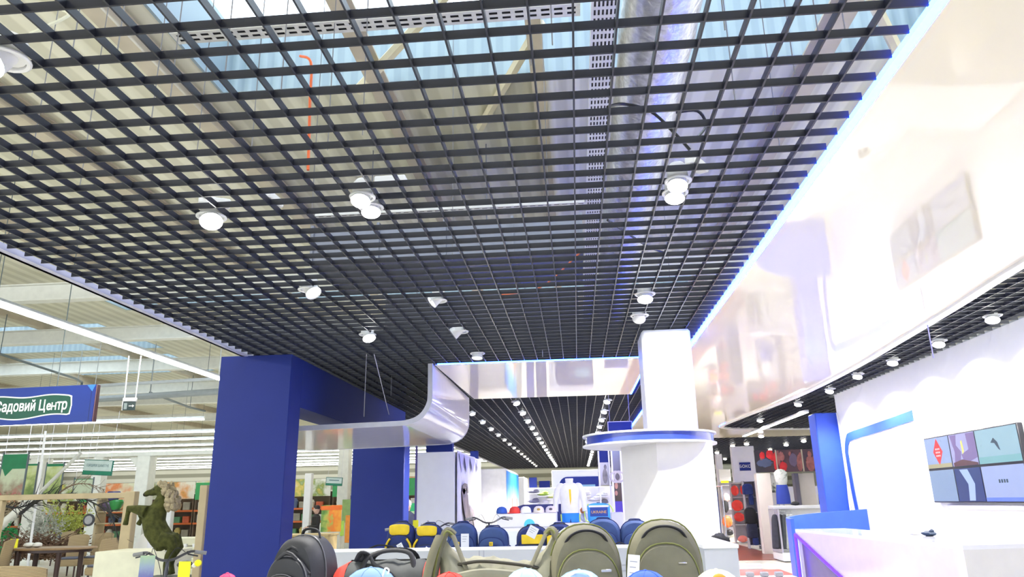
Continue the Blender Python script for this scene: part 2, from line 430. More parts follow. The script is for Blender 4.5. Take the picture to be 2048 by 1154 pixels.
#PART2
# ================================================================== DOWNLIGHTS
def head_mats(on): return DISC if on else mat('lamp_face_dim', (.8, .8, .82), .3, emis=.9, ecol=(.9, .92, 1))
def downlight(loc, label, tilt, az, on=True, group=None, simple=False, r=.105):
    t = thing('downlight', label, 'ceiling lamp', loc, 0, group)
    MB().lathe([(r*.80, .012), (r*.80, -.001), (r, -.004), (r, -.012), (r*.93, -.018), (r*.78, -.014), (r*.78, .012)], n=20).build('ring', LAMPW, t)
    if not simple: MB().lathe([(r*.76, 0), (r*.76, .09), (r*.5, .12), (.01, .12)], n=16).build('housing', LAMPW, t)
    d = Vector((math.sin(tilt)*math.cos(az), math.sin(tilt)*math.sin(az), -math.cos(tilt)))
    p0 = Vector((0, 0, .03)); p1 = p0+d*(r*1.05)
    h = MB().cone(p0, p1, r*.55, r*.74, 18, caps=False).cone(p0, p0-d*.003, r*.55, .001, 18, caps=False)
    h.cone(p1, p1-d*.012, r*.74, r*.66, 18, caps=False)
    hd = h.build('lamp_head', LAMPW, t)
    MB().cone(p1-d*.012, p1-d*.010, r*.66, r*.66, 18).build('lamp_face', head_mats(on), hd)
    return t, d
TW = math.radians
near = [((12, 116), 'large round downlight cut off by the left edge of the photo', 38, 250, 1),
        ((423, 432), 'white downlight on its own in the left row, tilted to the right', 32, 300, 1),
        ((725, 392), 'front lamp of the twin white downlights in the middle of the black grid', 25, 270, 1),
        ((742, 413), 'rear lamp of the twin downlights in the middle of the black grid', 20, 290, 1),
        ((1356, 360), 'front lamp of the twin downlights beside the foil duct on the right', 22, 250, 1),
        ((1350, 384), 'rear lamp of the twin downlights beside the foil duct on the right', 18, 250, 1),
        ((618, 578), 'dim tilted downlight above the near blue portal column, third in the left row', 40, 330, 0),
        ((877, 600), 'dim white downlight in the middle row below the twin lamps', 50, 200, 0),
        ((735, 668), 'lit downlight in the left row just above the two suspension wires', 30, 310, 1),
        ((1290, 587), 'bright downlight above the white column, pointing at the camera', 20, 260, 1),
        ((1279, 630), 'flat unlit downlight directly above the white column top', 65, 90, 0),
        ((920, 662), 'unlit downlight in the blue glow, farther of the middle row pair', 55, 180, 0),
        ((955, 706), 'white cone downlight just before the front edge of the glossy band', 10, 260, 0)]
for (x, y), lab, ti, az, on in near:
    p = atz(x, y, ZG)
    t, d = downlight((p.x, p.y, ZG), lab, TW(ti), TW(az), on, r=.093 if 'twin' in lab else .11)
    if 'above the white column' in lab: d = Vector((.2, .62, -.75))
    if on:
        l = spot((0, 0, 0), 420 if 'above the white column' in lab else 110, parent=t); dd = Vector((d.x, d.y, d.z*1.3)).normalized()
        l.location = d*.16+Vector((0, 0, .03)); l.rotation_euler = dd.to_track_quat('-Z', 'Y').to_euler(); l.data.spot_size = TW(125)
rows = [(-2.46, 15.6, 2.0, 'left'), (-1.26, 15.9, 1.9, 'middle'), (.74, 16.1, 1.9, 'right')]
for X, Y0, st, nm in rows:
    t0, d = downlight((X, Y0, ZG), 'small downlight of the %s row running away under the far grid ceiling' % nm, TW(30), TW(300 if nm != 'right' else 240), nm != 'left' , 'downlights of the %s far row' % nm, True, .10)
    Y = Y0; i = 0
    while Y < 47:
        o = t0 if i == 0 else clone(t0, (X, Y, ZG))
        if i < 6: o['label'] = '%s small downlight of the %s row behind the glossy band' % (['nearest', 'second nearest', 'third nearest', 'fourth nearest', 'fifth nearest', 'sixth nearest'][i], nm)
        if i % 3 == 1: spot((X, Y, ZG-.15), 550, ang=140)
        Y += st; i += 1
rec = [(1985, 632), (1878, 682), (1786, 720), (1716, 748), (1660, 778), (1597, 805), (1521, 838)]
t0 = None
for i, (x, y) in enumerate(rec):
    p = atz(x, y, ZG-.01)
    if t0 is None: t0, d = downlight((p.x, p.y, ZG), 'downlight in the narrow grid ceiling strip above the reception wall', TW(25), TW(230), True, 'downlights over the reception', False, .11)
    else: clone(t0, (p.x, p.y, ZG))
    [o_ for o_ in COL.objects if o_.name.startswith('downlight')][-1]['label'] = '%s downlight in the grid strip above the reception wall' % ['rightmost', 'second from the right', 'third from the right', 'middle', 'third from the far end', 'second from the far end', 'farthest'][i]
    spot((p.x, p.y, ZG-.16), 250, col=(1, .975, .93), ang=140)
fr = [(1420, 905), (1434, 902), (1465, 888), (1493, 884), (1522, 868), (1540, 897), (1572, 886), (1607, 878), (1450, 915)]
t0 = None
for i, (x, y) in enumerate(fr):
    p = atz(x, y, ZG)
    if t0 is None: t0, d = downlight((p.x, p.y, ZG), 'small bright downlight in the far right grid ceiling above the boxing department', TW(25), TW(250), True, 'downlights over the boxing department', True, .13)
    else: clone(t0, (p.x, p.y, ZG))
    if i % 3 == 0: spot((p.x, p.y, ZG-.2), 700, ang=140)

# ================================================================== SERVICES ABOVE THE GRID
foil = mat('foil_insulation', (.72, .72, .74), .28, metal=.85, vary=.2, scale=22, bump=1.0)
mb = MB(); n = 60
pts = [(.72, .2+i*.28, 4.88) for i in range(n)]
mb.tube(pts, [.27+(.012 if i % 4 == 0 else 0) for i in range(n)], 20)
tag(mb.build('foil_duct', foil), 'wide silver foil-wrapped air duct running above the grid, lit blue on its right side', 'air duct')
perf = mat('perforated_zinc', (.74, .74, .72), .4, metal=.25)
def tray(name, p0, L, w, axis, label, rows=6, pitch=.085):
    mb = MB(); sw = w/(rows*2+1)
    for i in range(rows+1):
        o = i*2*sw
        a = (p0[0]+o, p0[0]+o+sw, p0[1], p0[1]+L) if axis == 'Y' else (p0[0], p0[0]+L, p0[1]+o, p0[1]+o+sw)
        mb.box(*a, p0[2], p0[2]+.003)
    k = 0.0
    while k < L:
        a = (p0[0], p0[0]+w, p0[1]+k, p0[1]+k+.03) if axis == 'Y' else (p0[0]+k, p0[0]+k+.03, p0[1], p0[1]+w)
        mb.box(*a, p0[2]+.0005, p0[2]+.0035); k += pitch
    if axis == 'Y': mb.box(p0[0]-.003, p0[0], p0[1], p0[1]+L, p0[2], p0[2]+.06); mb.box(p0[0]+w, p0[0]+w+.003, p0[1], p0[1]+L, p0[2], p0[2]+.06)
    else: mb.box(p0[0], p0[0]+L, p0[1]-.003, p0[1], p0[2], p0[2]+.06); mb.box(p0[0], p0[0]+L, p0[1]+w, p0[1]+w+.003, p0[2], p0[2]+.06)
    o = tag(mb.build(name, perf, smooth=False), label, 'cable tray')
    m2 = MB()
    if axis == 'Y': m2.box(p0[0]+.008, p0[0]+w-.008, p0[1], p0[1]+L, p0[2]+.008, p0[2]+.03)
    else: m2.box(p0[0], p0[0]+L, p0[1]+.008, p0[1]+w-.008, p0[2]+.008, p0[2]+.03)
    m2.build('dark_slot_backing', DARK, o, smooth=False); return o  # dark slab added so the slots read dark against the bright roof
tray('cable_tray', (.22, .5, 4.6), 14, .17, 'Y', 'perforated metal cable tray running away beside the silver duct')
tray('cable_tray', (-2.6, 4.02, 4.66), 2.75, .12, 'X', 'pale perforated cable tray crossing under the near skylight', 2)
tray('cable_tray', (-2.7, 7.15, 4.6), 2.9, .14, 'X', 'perforated cable tray crossing behind the twin downlights', 3)
mb = MB(); mb.box(-3.6, .2, 9.5, 11.1, 4.9, 5.4); [mb.box(-3.6+k*.95-.02, -3.6+k*.95+.02, 9.47, 11.13, 4.87, 5.43) for k in range(5)]
[mb.cone((q, 10.3, 5.4), (q, 10.3, ROOFZ-.01), .01, .01, 5) for q in (-3, -1.2)]
tag(mb.build('sheet_metal_duct', mat('dull_duct', (.25, .26, .31), .4, metal=.5), smooth=False), 'wide dull rectangular duct crossing above the grid behind the cable tray', 'air duct')
mb = MB(); mb.box(-3.2, .15, 12.2, 13.4, 4.6, 5.1); [mb.box(-3.2+k*.8-.02, -3.2+k*.8+.02, 12.17, 13.43, 4.57, 5.13) for k in range(5)]
[mb.cone((q, 12.8, 5.1), (q, 12.8, ROOFZ-.01), .01, .01, 5) for q in (-2.8, -.8)]
tag(mb.build('sheet_metal_duct', MATS['dull_duct'], smooth=False), 'second dull rectangular duct far above the grid near the white column', 'air duct')
blackc = mat('black_cable', (.01, .01, .012), .4)
def wire(name, pts, r, m, label, cat='cable', group=None):
    o = MB().tube(smoothpath([tuple(p) for p in pts], 5), r, 6).build(name, m); return tag(o, label, cat, group)
wire('cable', [atz(1215, 214, 4.2), atz(1245, 208, 4.3), atz(1300, 222, 4.25), atz(1345, 262, 4.1), atz(1380, 300, 3.95)], .011, blackc, 'black cable arching across the foil duct')
wire('cable', [atz(1352, 225, 4.3), atz(1395, 222, 4.3), atz(1412, 250, 4.2), atz(1395, 275, 4.0)], .011, blackc, 'short black cable loop right of the foil duct')
wire('cable', [atz(60, 68, 4.1), atz(95, 52, 4.2), atz(125, 38, 4.3), atz(138, 28, 4.4), atz(126, 20, 4.6)], .01, mat('cream_cable', (.8, .78, .6), .5), 'cream coiled cable hanging above the nearest downlight')
wire('cable', [atz(600, 112, 5.4), atz(622, 125, 5.3), atz(620, 200, 4.9), atz(618, 280, 4.5), atz(616, 340, 4.2)], .012, mat('orange_cable', (.8, .16, .05), .5), 'orange cable dropping down left of the middle beams')
wire('cable', [atz(1160, 505, 4.0), atz(1080, 575, 4.3), atz(1000, 590, 4.3)], .01, MATS['orange_cable'], 'thin orange cable lying low over the far grid')
wire('cable', [atz(1215, 440, 4.0), atz(1260, 470, 4.0), atz(1300, 495, 4.0), atz(1345, 510, 4.0)], .011, blackc, 'black cable strung diagonally behind the right downlights')
for i, (x, y, l) in enumerate([(782, 352, 'white driver box beside the twin downlights'), (430, 395, 'small pale driver box above the lone left downlight'), (1392, 318, 'white driver box above the right twin downlights'), (545, 388, 'small white junction box between the left and middle lamps')]):
    p = atz(x, y, ZG+.12)
    mb = MB().rbox(-.11, .11, -.04, .04, 0, .06, .008); o = mb.build('driver_box', LAMPW, loc=(p.x, p.y, ZG+.05), rot=(0, 0, .5*i)); tag(o, l, 'electrical box')
w0 = None
for i, (x, y) in enumerate([(140, 130), (235, 100), (300, 260), (340, 200), (450, 150), (560, 210), (500, 330), (390, 340), (655, 300), (730, 150), (725, 270), (1062, 130), (1105, 90), (1450, 60), (1470, 200), (1590, 150), (1640, 90), (1560, 300), (1690, 60), (1340, 560), (620, 480), (905, 520), (1100, 500), (60, 330), (160, 370)]):
    p = atz(x, y, ZG+BH)
    if w0 is None:
        w0 = MB().cone((0, 0, 0), (0, 0, ROOFZ-.3-ZG-BH), .0035, .0035, 5).build('hanger_wire', mat('hanger_steel', (.25, .25, .27), .4, metal=.5)); tag(w0, 'thin hanger wire holding the black grid ceiling from the roof', 'wire', 'hanger wires of the grid ceiling'); w0.location = p
    else:
        c = w0.copy(); COL.objects.link(c); c.location = p

# ================================================================== BLUE PORTAL, GLOSSY PORTAL, COLUMN
t = thing('blue_portal', 'tall deep blue gateway with two columns and a long header, on the left', 'portal', (-4, 10, 0))
MB().rbox(-1.04, .01, 0, .44, 0, ZG-.004, .006).build('column', BLUE, t)
MB().rbox(-.55, .008, .44, 7.2, 2.98, ZG-.004, .006).build('header', BLUE, t)
MB().rbox(-1.24, .01, 7.2, 7.75, 0, 3.0, .02).build('column', BLUE, t)
t = thing('glossy_portal', 'white glossy curved band that drops from the ceiling and sweeps left over the portal', 'ceiling fin', (-2.2, 11.1, 0))
prof = [(0, ZG-.002), (0, 3.2), (-.02, 3.06), (-.09, 2.93), (-.2, 2.84), (-.34, 2.795), (-.5, 2.78), (-1.2, 2.765), (-2.1, 2.745), (-3.3, 2.72)]
sp_ = smoothpath(prof, 5)
def sheet(mb, path, y0, y1, th, mi=0):
    n = len(path); P = [Vector((p[0], p[1])) for p in path]; vs = []
    for i, p in enumerate(P):
        d = (P[min(i+1, n-1)]-P[max(i-1, 0)]).normalized(); nr = Vector((-d.y, d.x))
        for q, yy in ((p-nr*th/2, y0), (p+nr*th/2, y0), (p+nr*th/2, y1), (p-nr*th/2, y1)): vs.append((q.x, yy, q.y))
    fs = []
    for i in range(n-1):
        for k in range(4): fs.append((i*4+k, i*4+(k+1) % 4, i*4+4+(k+1) % 4, i*4+4+k))
    fs += [(0, 3, 2, 1), tuple((n-1)*4+j for j in range(4))]
    mb.add(vs, fs, mi)
mb = MB(); sheet(mb, sp_, 0.03, 3.95, .06)
mb.build('film_band', mat('glossy_white_band', (.88, .85, .84), .08, vary=.02, ior=1.6), t)
mb = MB(); sheet(mb, sp_, 0, .03, .075); mb.build('edge_trim', mat('edge_trim_grey', (.66, .66, .72), .4), t); mb = MB(); sheet(mb, sp_, 3.95, 3.98, .075); mb.build('edge_trim', mat('edge_trim_grey', (.66, .66, .72), .4), t)
for i, (a, b_, y) in enumerate((((733, 708), (728, 833), 0), ((748, 708), (778, 829), 0), ((783, 750), (782, 780), 0), ((1085, 700), (1085, 716), 0))):
    p = atz(a[0], a[1], ZG); q = aty(b_[0], b_[1], 11.15 if i < 3 else p.y)
    if i == 2: q = Vector((p.x, p.y, ZG-.35))
    if i == 3: q = Vector((p.x, p.y, ZG-.1))
    lab = ['left steel suspension wire above the glossy curved band', 'slanted right suspension wire above the glossy curved band', 'short wire hanging beside the slanted suspension wire', 'short wire at the front of the glossy band ceiling'][i]
    tag(MB().cone(p, q, .006, .006, 6).build('suspension_wire', WIRE), lab, 'wire')
t = thing('round_shelf_column', 'white square column with wide round blue-banded ring in the middle of the shop', 'column', (1.2, 9.6, 0))
MB().rbox(-.3, .32, -.32, .3, 2.38, ZG-.004, .03).build('upper_shaft', WHITE, t)
MB().prism([(-.62, .1), (-.24, -.56), (.42, -.56), (.44, .36), (-.6, .36)], 2, 0, 2.24).build('lower_casing', mat('casing_white', (.85, .82, .80), .35, vary=.02), t, smooth=False)
rg = MB().lathe([(.2, 2.24), (.84, 2.24), (.84, 2.262), (.80, 2.265)], (-.27, 0, 0), 48).lathe([(.80, 2.36), (.84, 2.363), (.84, 2.385), (.2, 2.385)], (-.27, 0, 0), 48).build('ring', WHITE, t)
MB().lathe([(.805, 2.262), (.805, 2.365)], (-.27, 0, 0), 48).build('blue_band', mat('ring_blue', (.03, .06, .40), .25, coat=.5, vary=.05), rg)
# hanging blue sign behind the column
p = aty(1240, 854, 15.2)
t = thing('hanging_sign', 'small plain blue framed sign hanging behind the ring of the white column', 'sign', (p.x, p.y, p.z))
MB().rbox(-.23, .23, -.02, .02, -.1, .1, .005).build('panel', BLUE, t); 
mb = MB(); mb.box(-.25, .25, -.025, .025, .1, .115); mb.box(-.25, .25, -.025, .025, -.115, -.1); mb.box(-.25, -.235, -.025, .025, -.115, .115); mb.box(.235, .25, -.025, .025, -.115, .115); mb.cone((-.2, 0, .11), (-.2, 0, ZG-p.z), .004, .004, 5); mb.cone((.2, 0, .11), (.2, 0, ZG-p.z), .004, .004, 5)
mb.build('frame', mat('lavender_frame', (.5, .5, .8), .4), t, smooth=False)

# ================================================================== RECEPTION
def band_yz(path, w, x0, x1, mb):
    P = [Vector(p) for p in path]; n = len(P); vs = []
    for i, p in enumerate(P):
        d = (P[min(i+1, n-1)]-P[max(i-1, 0)]).normalized(); nr = Vector((-d.y, d.x))
        for q, xx in ((p-nr*w/2, x0), (p+nr*w/2, x0), (p+nr*w/2, x1), (p-nr*w/2, x1)): vs.append((xx, q.x, q.y))
    fs = [(i*4+k, i*4+(k+1) % 4, i*4+4+(k+1) % 4, i*4+4+k) for i in range(n-1) for k in range(4)]+[(0, 3, 2, 1), tuple((n-1)*4+j for j in range(4))]
    mb.add(vs, fs)
LBLUE = mat('bright_blue_paint', (.035, .10, .66), .4, vary=.04)
mb = MB(); band_yz(smoothpath([(16.0, .9), (16.15, 1.6), (16.2, 2.3), (16.2, 2.5), (16.05, 2.7), (15.8, 2.76), (14.5, 2.80), (12.9, 2.86)], 6), .17, 5.645, 5.659, mb)
tag(mb.build('blue_wall_stripe', LBLUE, smooth=False), 'blue stripe with rounded corner painted on the white reception wall', 'wall stripe')
mb = MB(); pa = smoothpath([(16.42, .9), (16.45, 1.5), (16.35, 2.2), (16.3, 2.6)], 5); band_yz(pa, .02, 5.63, 5.657, mb); pa = smoothpath([(16.1, .9), (16.38, 1.6), (16.4, 2.7), (16.44, 3.3)], 5); band_yz(pa, .02, 5.63, 5.657, mb)
tag(mb.build('white_cable_duct', WHITE), 'pair of thin white cables running down beside the blue wall stripe', 'cable')
p0 = aty(1647, 850, 16.9); p1 = aty(1690, 850, 16.9)
mb = MB(); mb.rbox(5.2, 5.86, 16.52, 17.0, 0, 3.32, .02)
tag(mb.build('blue_pillar', LBLUE), 'bright blue end pillar at the far end of the white reception wall', 'pillar')
t = thing('wall_lamp', 'long bright linear lamp under the ceiling at the far end of the reception wall', 'lamp', (5.25, 17.2, 3.42))
MB().rbox(-.05, .05, 0, 6.6, 0, .05, .01).build('housing', LAMPW, t); MB().box(-.045, .045, .02, 6.58, -.012, 0).build('tube', TUBE, t, smooth=False)
t = thing('hanging_rod', 'lavender hanging rod dropping from the glossy ceiling before the reception wall', 'rod', (0, 0, 0))
t.location = atz(1855, 650, 3.62)
MB().cone((0, 0, 0), (0, 0, -.42), .008, .008, 8).build('rod', mat('lavender_rod', (.45, .45, .85), .4), t)
# screen wall
Xw = 5.63
pTL, pTR = atx(1853, 878, Xw), atx(2040, 843, Xw); pBL = atx(1880, 1005, Xw)
ya, yb = pTL.y, pTR.y; zt, zb = (pTL.z+pTR.z)/2, pBL.z
t = thing('video_screen', 'wide wall-mounted screen showing six sport pictures, above the reception desk', 'screen', (Xw, (ya+yb)/2, zb))
Wd = ya-yb; Ht = zt-zb
MB().rbox(-.05, .025, -Wd/2, Wd/2, 0, Ht, .008).build('bezel', DARK, t)
def pane(y0, y1, z0, z1, m, par, x=-.052, nm='picture'):   # y0 = far side (left in view)
    return MB().box(x-.002, x, min(y0, y1), max(y0, y1), z0, z1).build(nm, m, par, smooth=False)
def scr(name, c, e=.45): return mat(name, tuple(q*.06 for q in c), .25, emis=e*1.15, ecol=c, vary=.12, scale=5)
L_ = Wd/2-.02
c = [L_, L_-.80*Wd/2.6, L_-1.55*Wd/2.6, -L_]
hm = Ht*.52
s1 = pane(c[0], c[1]+.03, hm, Ht-.02, scr('screen_blue', (.45, .58, .95)), t)
s2 = pane(c[1], c[2]+.03, hm-.0, Ht-.02, scr('screen_lilac', (.55, .55, .95)), t)
s3 = pane(c[2], c[3], hm, Ht-.02, scr('screen_teal', (.42, .66, .80)), t)
s4 = pane(c[0], c[1]+.03, .02, hm-.035, scr('screen_haze', (.36, .50, .78)), t)
s5 = pane(c[1], c[2]+.03, .02, hm-.035, scr('screen_navy', (.03, .06, .28)), t)
s6 = pane(c[2], c[3], .02, hm-.035, scr('screen_pale', (.50, .60, 1.0)), t)
def poly_yz(pts, x, m, par, nm):
    vs = [(x, y, z) for y, z in pts]+[(x-.002, y, z) for y, z in pts]; n = len(pts)
    return MB().add(vs, [tuple(range(n)), tuple(range(n, 2*n))[::-1]]+[(i, (i+1) % n, n+(i+1) % n, n+i) for i in range(n)]).build(nm, m, par, smooth=False)
cy1 = (c[0]+c[1])/2; cz1 = (hm+Ht)/2
red = scr('screen_red', (.75, .04, .05), .8)
poly_yz([(cy1, cz1+.2), (cy1-.15, cz1), (cy1, cz1-.2), (cy1+.15, cz1)], -.055, red, s1, 'red_rhombus')
m_ = MB()
for k in range(3):
    for q in range(3): m_.box(-.060, -.058, cy1-.07+q*.05, cy1-.04+q*.05, cz1-.07+k*.05, cz1-.045+k*.05)
m_.build('logo_marks', scr('screen_pink', (.9, .6, .65), .7), s1, smooth=False)
pane(c[0], c[1]+.03, hm, hm+.06, scr('screen_grass', (.55, .5, .3), .5), s1, -.055, 'ground')
# runner, seated player, jumper, trousers
pc = c[1]
poly_yz([(pc-.04, Ht-.03), (pc-.22, Ht-.03), (pc-.18, hm+.3), (pc-.3, hm+.2), (pc-.22, hm+.01), (pc-.06, hm+.01), (pc-.12, hm+.2)], -.055, scr('screen_figure', (.25, .18, .42), .6), s2, 'figure')
poly_yz([(pc-.5, Ht-.03), (pc-.72, Ht-.03), (pc-.72, hm+.1), (pc-.35, hm+.02), (pc-.3, hm+.16), (pc-.52, hm+.22)], -.055, MATS['screen_figure'], s2, 'figure')
poly_yz([(pc-.33, hm+.34), (pc-.37, hm+.36), (pc-.39, hm+.2), (pc-.34, hm+.16)], -.057, scr('screen_yellow', (.8, .75, .2), .7), s2, 'yellow_ball')
poly_yz([(pc-.04, hm+.05), (pc-.3, hm+.09), (pc-.72, hm+.03), (pc-.72, hm+.0), (pc-.04, hm)], -.058, scr('screen_brown', (.16, .06, .08), .5), s2, 'bench')
qc = (c[2]+c[3])/2
poly_yz([(qc+.14, cz1+.03), (qc+.06, cz1+.09), (qc-.02, cz1+.03), (qc-.06, cz1-.08), (qc-.02, cz1-.06), (qc+.05, cz1+.02)], -.055, scr('screen_dark', (.05, .09, .14), .5), s3, 'jumping_figure')
pane(c[2], c[3], hm, hm+.09, scr('screen_sea', (.2, .42, .46), .7), s3, -.055, 'sea')
poly_yz([(pc-.15, hm-.05), (pc-.38, hm-.05), (pc-.52, hm*.5), (pc-.46, .03), (pc-.3, .03), (pc-.34, hm*.5)], -.055, scr('screen_trousers', (.38, .5, .8), .7), s5, 'trousers')
for k in range(4): pane(qc+.12-k*.06, qc+.085-k*.06, hm*.5, hm*.5+.045, MATS['screen_dark'], s6, -.055, 'caption_mark')
pane(c[2], c[3], .02, .07, scr('screen_deep', (.12, .2, .8), .8), s6, -.055, 'bottom_bar')
tag(MB().rbox(5.60, 5.655, yb-.0, ya-.35, zb-.09, zb-.03, .01).build('cable_rail', LAMPW), 'thin white rail on the wall just below the video screen', 'rail')

# desk
t = thing('reception_desk', 'angular glossy white reception desk with blue LED edges on the right', 'desk', (3.55, 8.1, 0))
A = atz(1590, 1058, 1.1); B = atz(1925, 1091, 1.1); C_ = atz(2110, 1086, 1.1)
A = Vector((A.x-3.55, A.y-8.1)); B = Vector((B.x-3.55, B.y-8.1)); C_ = Vector((C_.x-3.55, C_.y-8.1))
top = [tuple(A), tuple(B), tuple(C_), (2.0, C_.y), (2.0, 1.2), (B.x+.75, 1.0), (A.x+.75, A.y)]
MB().prism(top, 2, 1.06, 1.1).build('desk_top', mat('desk_white', (.88, .88, .90), .12, vary=.01, coat=.5), t, smooth=False)
gl = mat('desk_front_gloss', (.74, .62, .66), .12, vary=.03, ior=1.8, coat=.6)
gl2 = mat('desk_front_gloss_pale', (.80, .78, .74), .12, vary=.03, ior=1.8, coat=.6)
# far->near front: upper glossy wedge and a recessed dark violet panel beneath the LED line
nA = Vector((A.x, A.y, 1.06)); nB = Vector((B.x, B.y, 1.06)); 
def on_front(f, z): return Vector((A.x+(B.x-A.x)*f, A.y+(B.y-A.y)*f, z))
q1 = on_front(.93, 0.0)
wedge = [on_front(0, 1.06), on_front(1, 1.06), on_front(1, 0), on_front(.72, 0), on_front(0.0, 1.02)]
inw = Vector((.06, 0.02, 0))
n_ = len(wedge)
MB().add([v for v in wedge]+[v+inw for v in wedge], [tuple(range(n_)), tuple(range(n_, 2*n_))[::-1]]+[(i, (i+1) % n_, n_+(i+1) % n_, n_+i) for i in range(n_)]).build('front_panel', gl, t, smooth=False)
rec_ = [on_front(0, 1.02), on_front(.72, 0), on_front(0, 0)]
MB().add([v+inw for v in rec_]+[v+inw*2 for v in rec_], [(0, 1, 2), (5, 4, 3), (0, 3, 4, 1), (1, 4, 5, 2), (2, 5, 3, 0)]).build('recessed_panel', mat('desk_violet', (.16, .10, .22), .3, vary=.08), t, smooth=False)
VLED = mat('violet_led', (.1, .05, 1), emis=4, ecol=(.04, .008, 1.0))
a_ = on_front(0, 1.02)-inw*.2; b_ = on_front(.72, 0)-inw*.2
MB().tube([a_, b_], .022, 6).build('led_edge', VLED, t); MB().tube([a_, on_front(0, 0)-inw*.2], .022, 6).build('led_edge', VLED, t)
MB().add([Vector((B.x, B.y, z)) for z in (0, 1.06)]+[Vector((C_.x, C_.y, z)) for z in (1.06, 0)]+[Vector((B.x, B.y+.05, z)) for z in (0, 1.06)]+[Vector((C_.x, C_.y+.05, z)) for z in (1.06, 0)],
   [(0, 1, 2, 3), (7, 6, 5, 4), (0, 4, 5, 1), (1, 5, 6, 2), (2, 6, 7, 3), (3, 7, 4, 0)]).build('end_panel', gl2, t, smooth=False)
MB().box(A.x+.02, A.x+.12, A.y-.05, A.y, 0, 1.06).build('side_panel', gl2, t, smooth=False)
# curved blue shell behind the desk end
pts = []
for k in range(13):
    a = PI*.5+PI*.5*k/12+.0; pts.append((4.95+1.28*math.cos(a)*1.0, 13.6+1.7*math.sin(a)))
pts = [(5.55, 15.3)]+pts
mb = MB(); ribbon(mb, pts, .06, 0, 1.3)
mb.v = [(x, y, z if z < 1 else 1.22+.11*(x-3.67)/1.9) for x, y, z in mb.v]
tag(mb.build('curved_blue_screen', LBLUE), 'low curved bright blue partition wrapping the far end of the reception desk', 'partition')
p = atz(1858, 1072, 1.1)
t = thing('black_pouch', 'small dark crumpled pouch lying on the white reception desk', 'pouch', (p.x, p.y, 1.10))
MB().blob((0, 0, .028), (.07, .12, .03), 12, nz=.12, seed=2).build('pouch', mat('navy_cloth_dark', (.02, .04, .08), .7), t)
MB().blob((.01, -.06, .05), (.03, .035, .03), 8, nz=.2, seed=4).build('fold', MATS['navy_cloth_dark'], t)
p = atz(1830, 1069, 1.1)
tag(MB().rbox(-.04, .04, -.06, .06, 0, .008, .003).build('pen', mat('pen_grey', (.3, .3, .35), .4), loc=(p.x, p.y, 1.101)), 'thin grey slip beside the dark pouch on the desk', 'card')

# ================================================================== BAGS
def arch(w, h, n=20, k=.5, rb=.03, bulge=.0):
    """closed XZ outline, flat bottom at z=0, rounded top"""
    pts = []; hw = w/2; zs = h*(1-k)
    pts += [(-hw+rb, 0), (hw-rb, 0), (hw-rb*.3, rb*.3), (hw, rb)]
    pts += [(hw*(1+bulge), zs*.5)]
    for i in range(n+1):
        a = PI*i/n; c, s_ = math.cos(a), math.sin(a)
        e = .82
        pts.append((hw*math.copysign(abs(c)**e, c), zs+h*k*abs(s_)**e))
    pts += [(-hw*(1+bulge), zs*.5), (-hw, rb), (-hw+rb*.3, rb*.3)]
    return pts
def archline(w, h, k=.5, n=16, z0=.0):
    hw = w/2; zs = h*(1-k); o = [(-hw, z0)] if z0 < zs else []
    for i in range(n+1):
        a = PI-PI*i/n; c, s_ = math.cos(a), math.sin(a); o.append((hw*math.copysign(abs(c)**.82, c), zs+h*k*abs(s_)**.82))
    return o+([(hw, z0)] if z0 < zs else [])
def fab(name, c, rough=.75): return mat(name, c, rough, vary=.14, scale=9, bump=.35)
NAVY = fab('navy_fabric', (.018, .035, .15)); NAVYL = fab('navy_fabric_light', (.05, .09, .23)); YEL = fab('yellow_fabric', (.85, .60, .02), .6)
OLIVE = fab('olive_fabric', (.17, .16, .10)); OLIVEL = fab('olive_fabric_light', (.26, .25, .17)); OLIVED = fab('olive_piping', (.20, .21, .06))
BLKF = fab('black_fabric', (.012, .012, .014), .6); CHAR = fab('charcoal_fabric', (.022, .023, .027), .6); GREYF = fab('grey_fabric', (.055, .06, .058), .65)
REDF = fab('red_fabric', (.65, .06, .04), .6); PAPER = mat('paper_tag', (.85, .85, .83), .6, vary=.04); INK = mat('tag_print', (.35, .35, .38), .6)
ZIP = mat('zip_black', (.015, .015, .015), .35)
def hangtag(par, loc, w=.055, h=.085, rot=(0, 0, 0), yellow=False):
    o = MB().box(-w/2, w/2, -.001, .001, -h, 0).build('paper_tag', PAPER, par, smooth=False); o.location = loc; o.rotation_euler = rot
    m_ = MB()
    for k in range(3): m_.box(-w*.32, w*(.3-.1*k), -.0018, -.001, -h*(.2+.18*k)-.004, -h*(.2+.18*k))
    m_.build('print_lines', INK, o, smooth=False)
    if yellow: MB().box(-w/2, w/2, -.002, .0, -h-.018, -h, 0).build('yellow_strip', YEL, o, smooth=False)
    return o
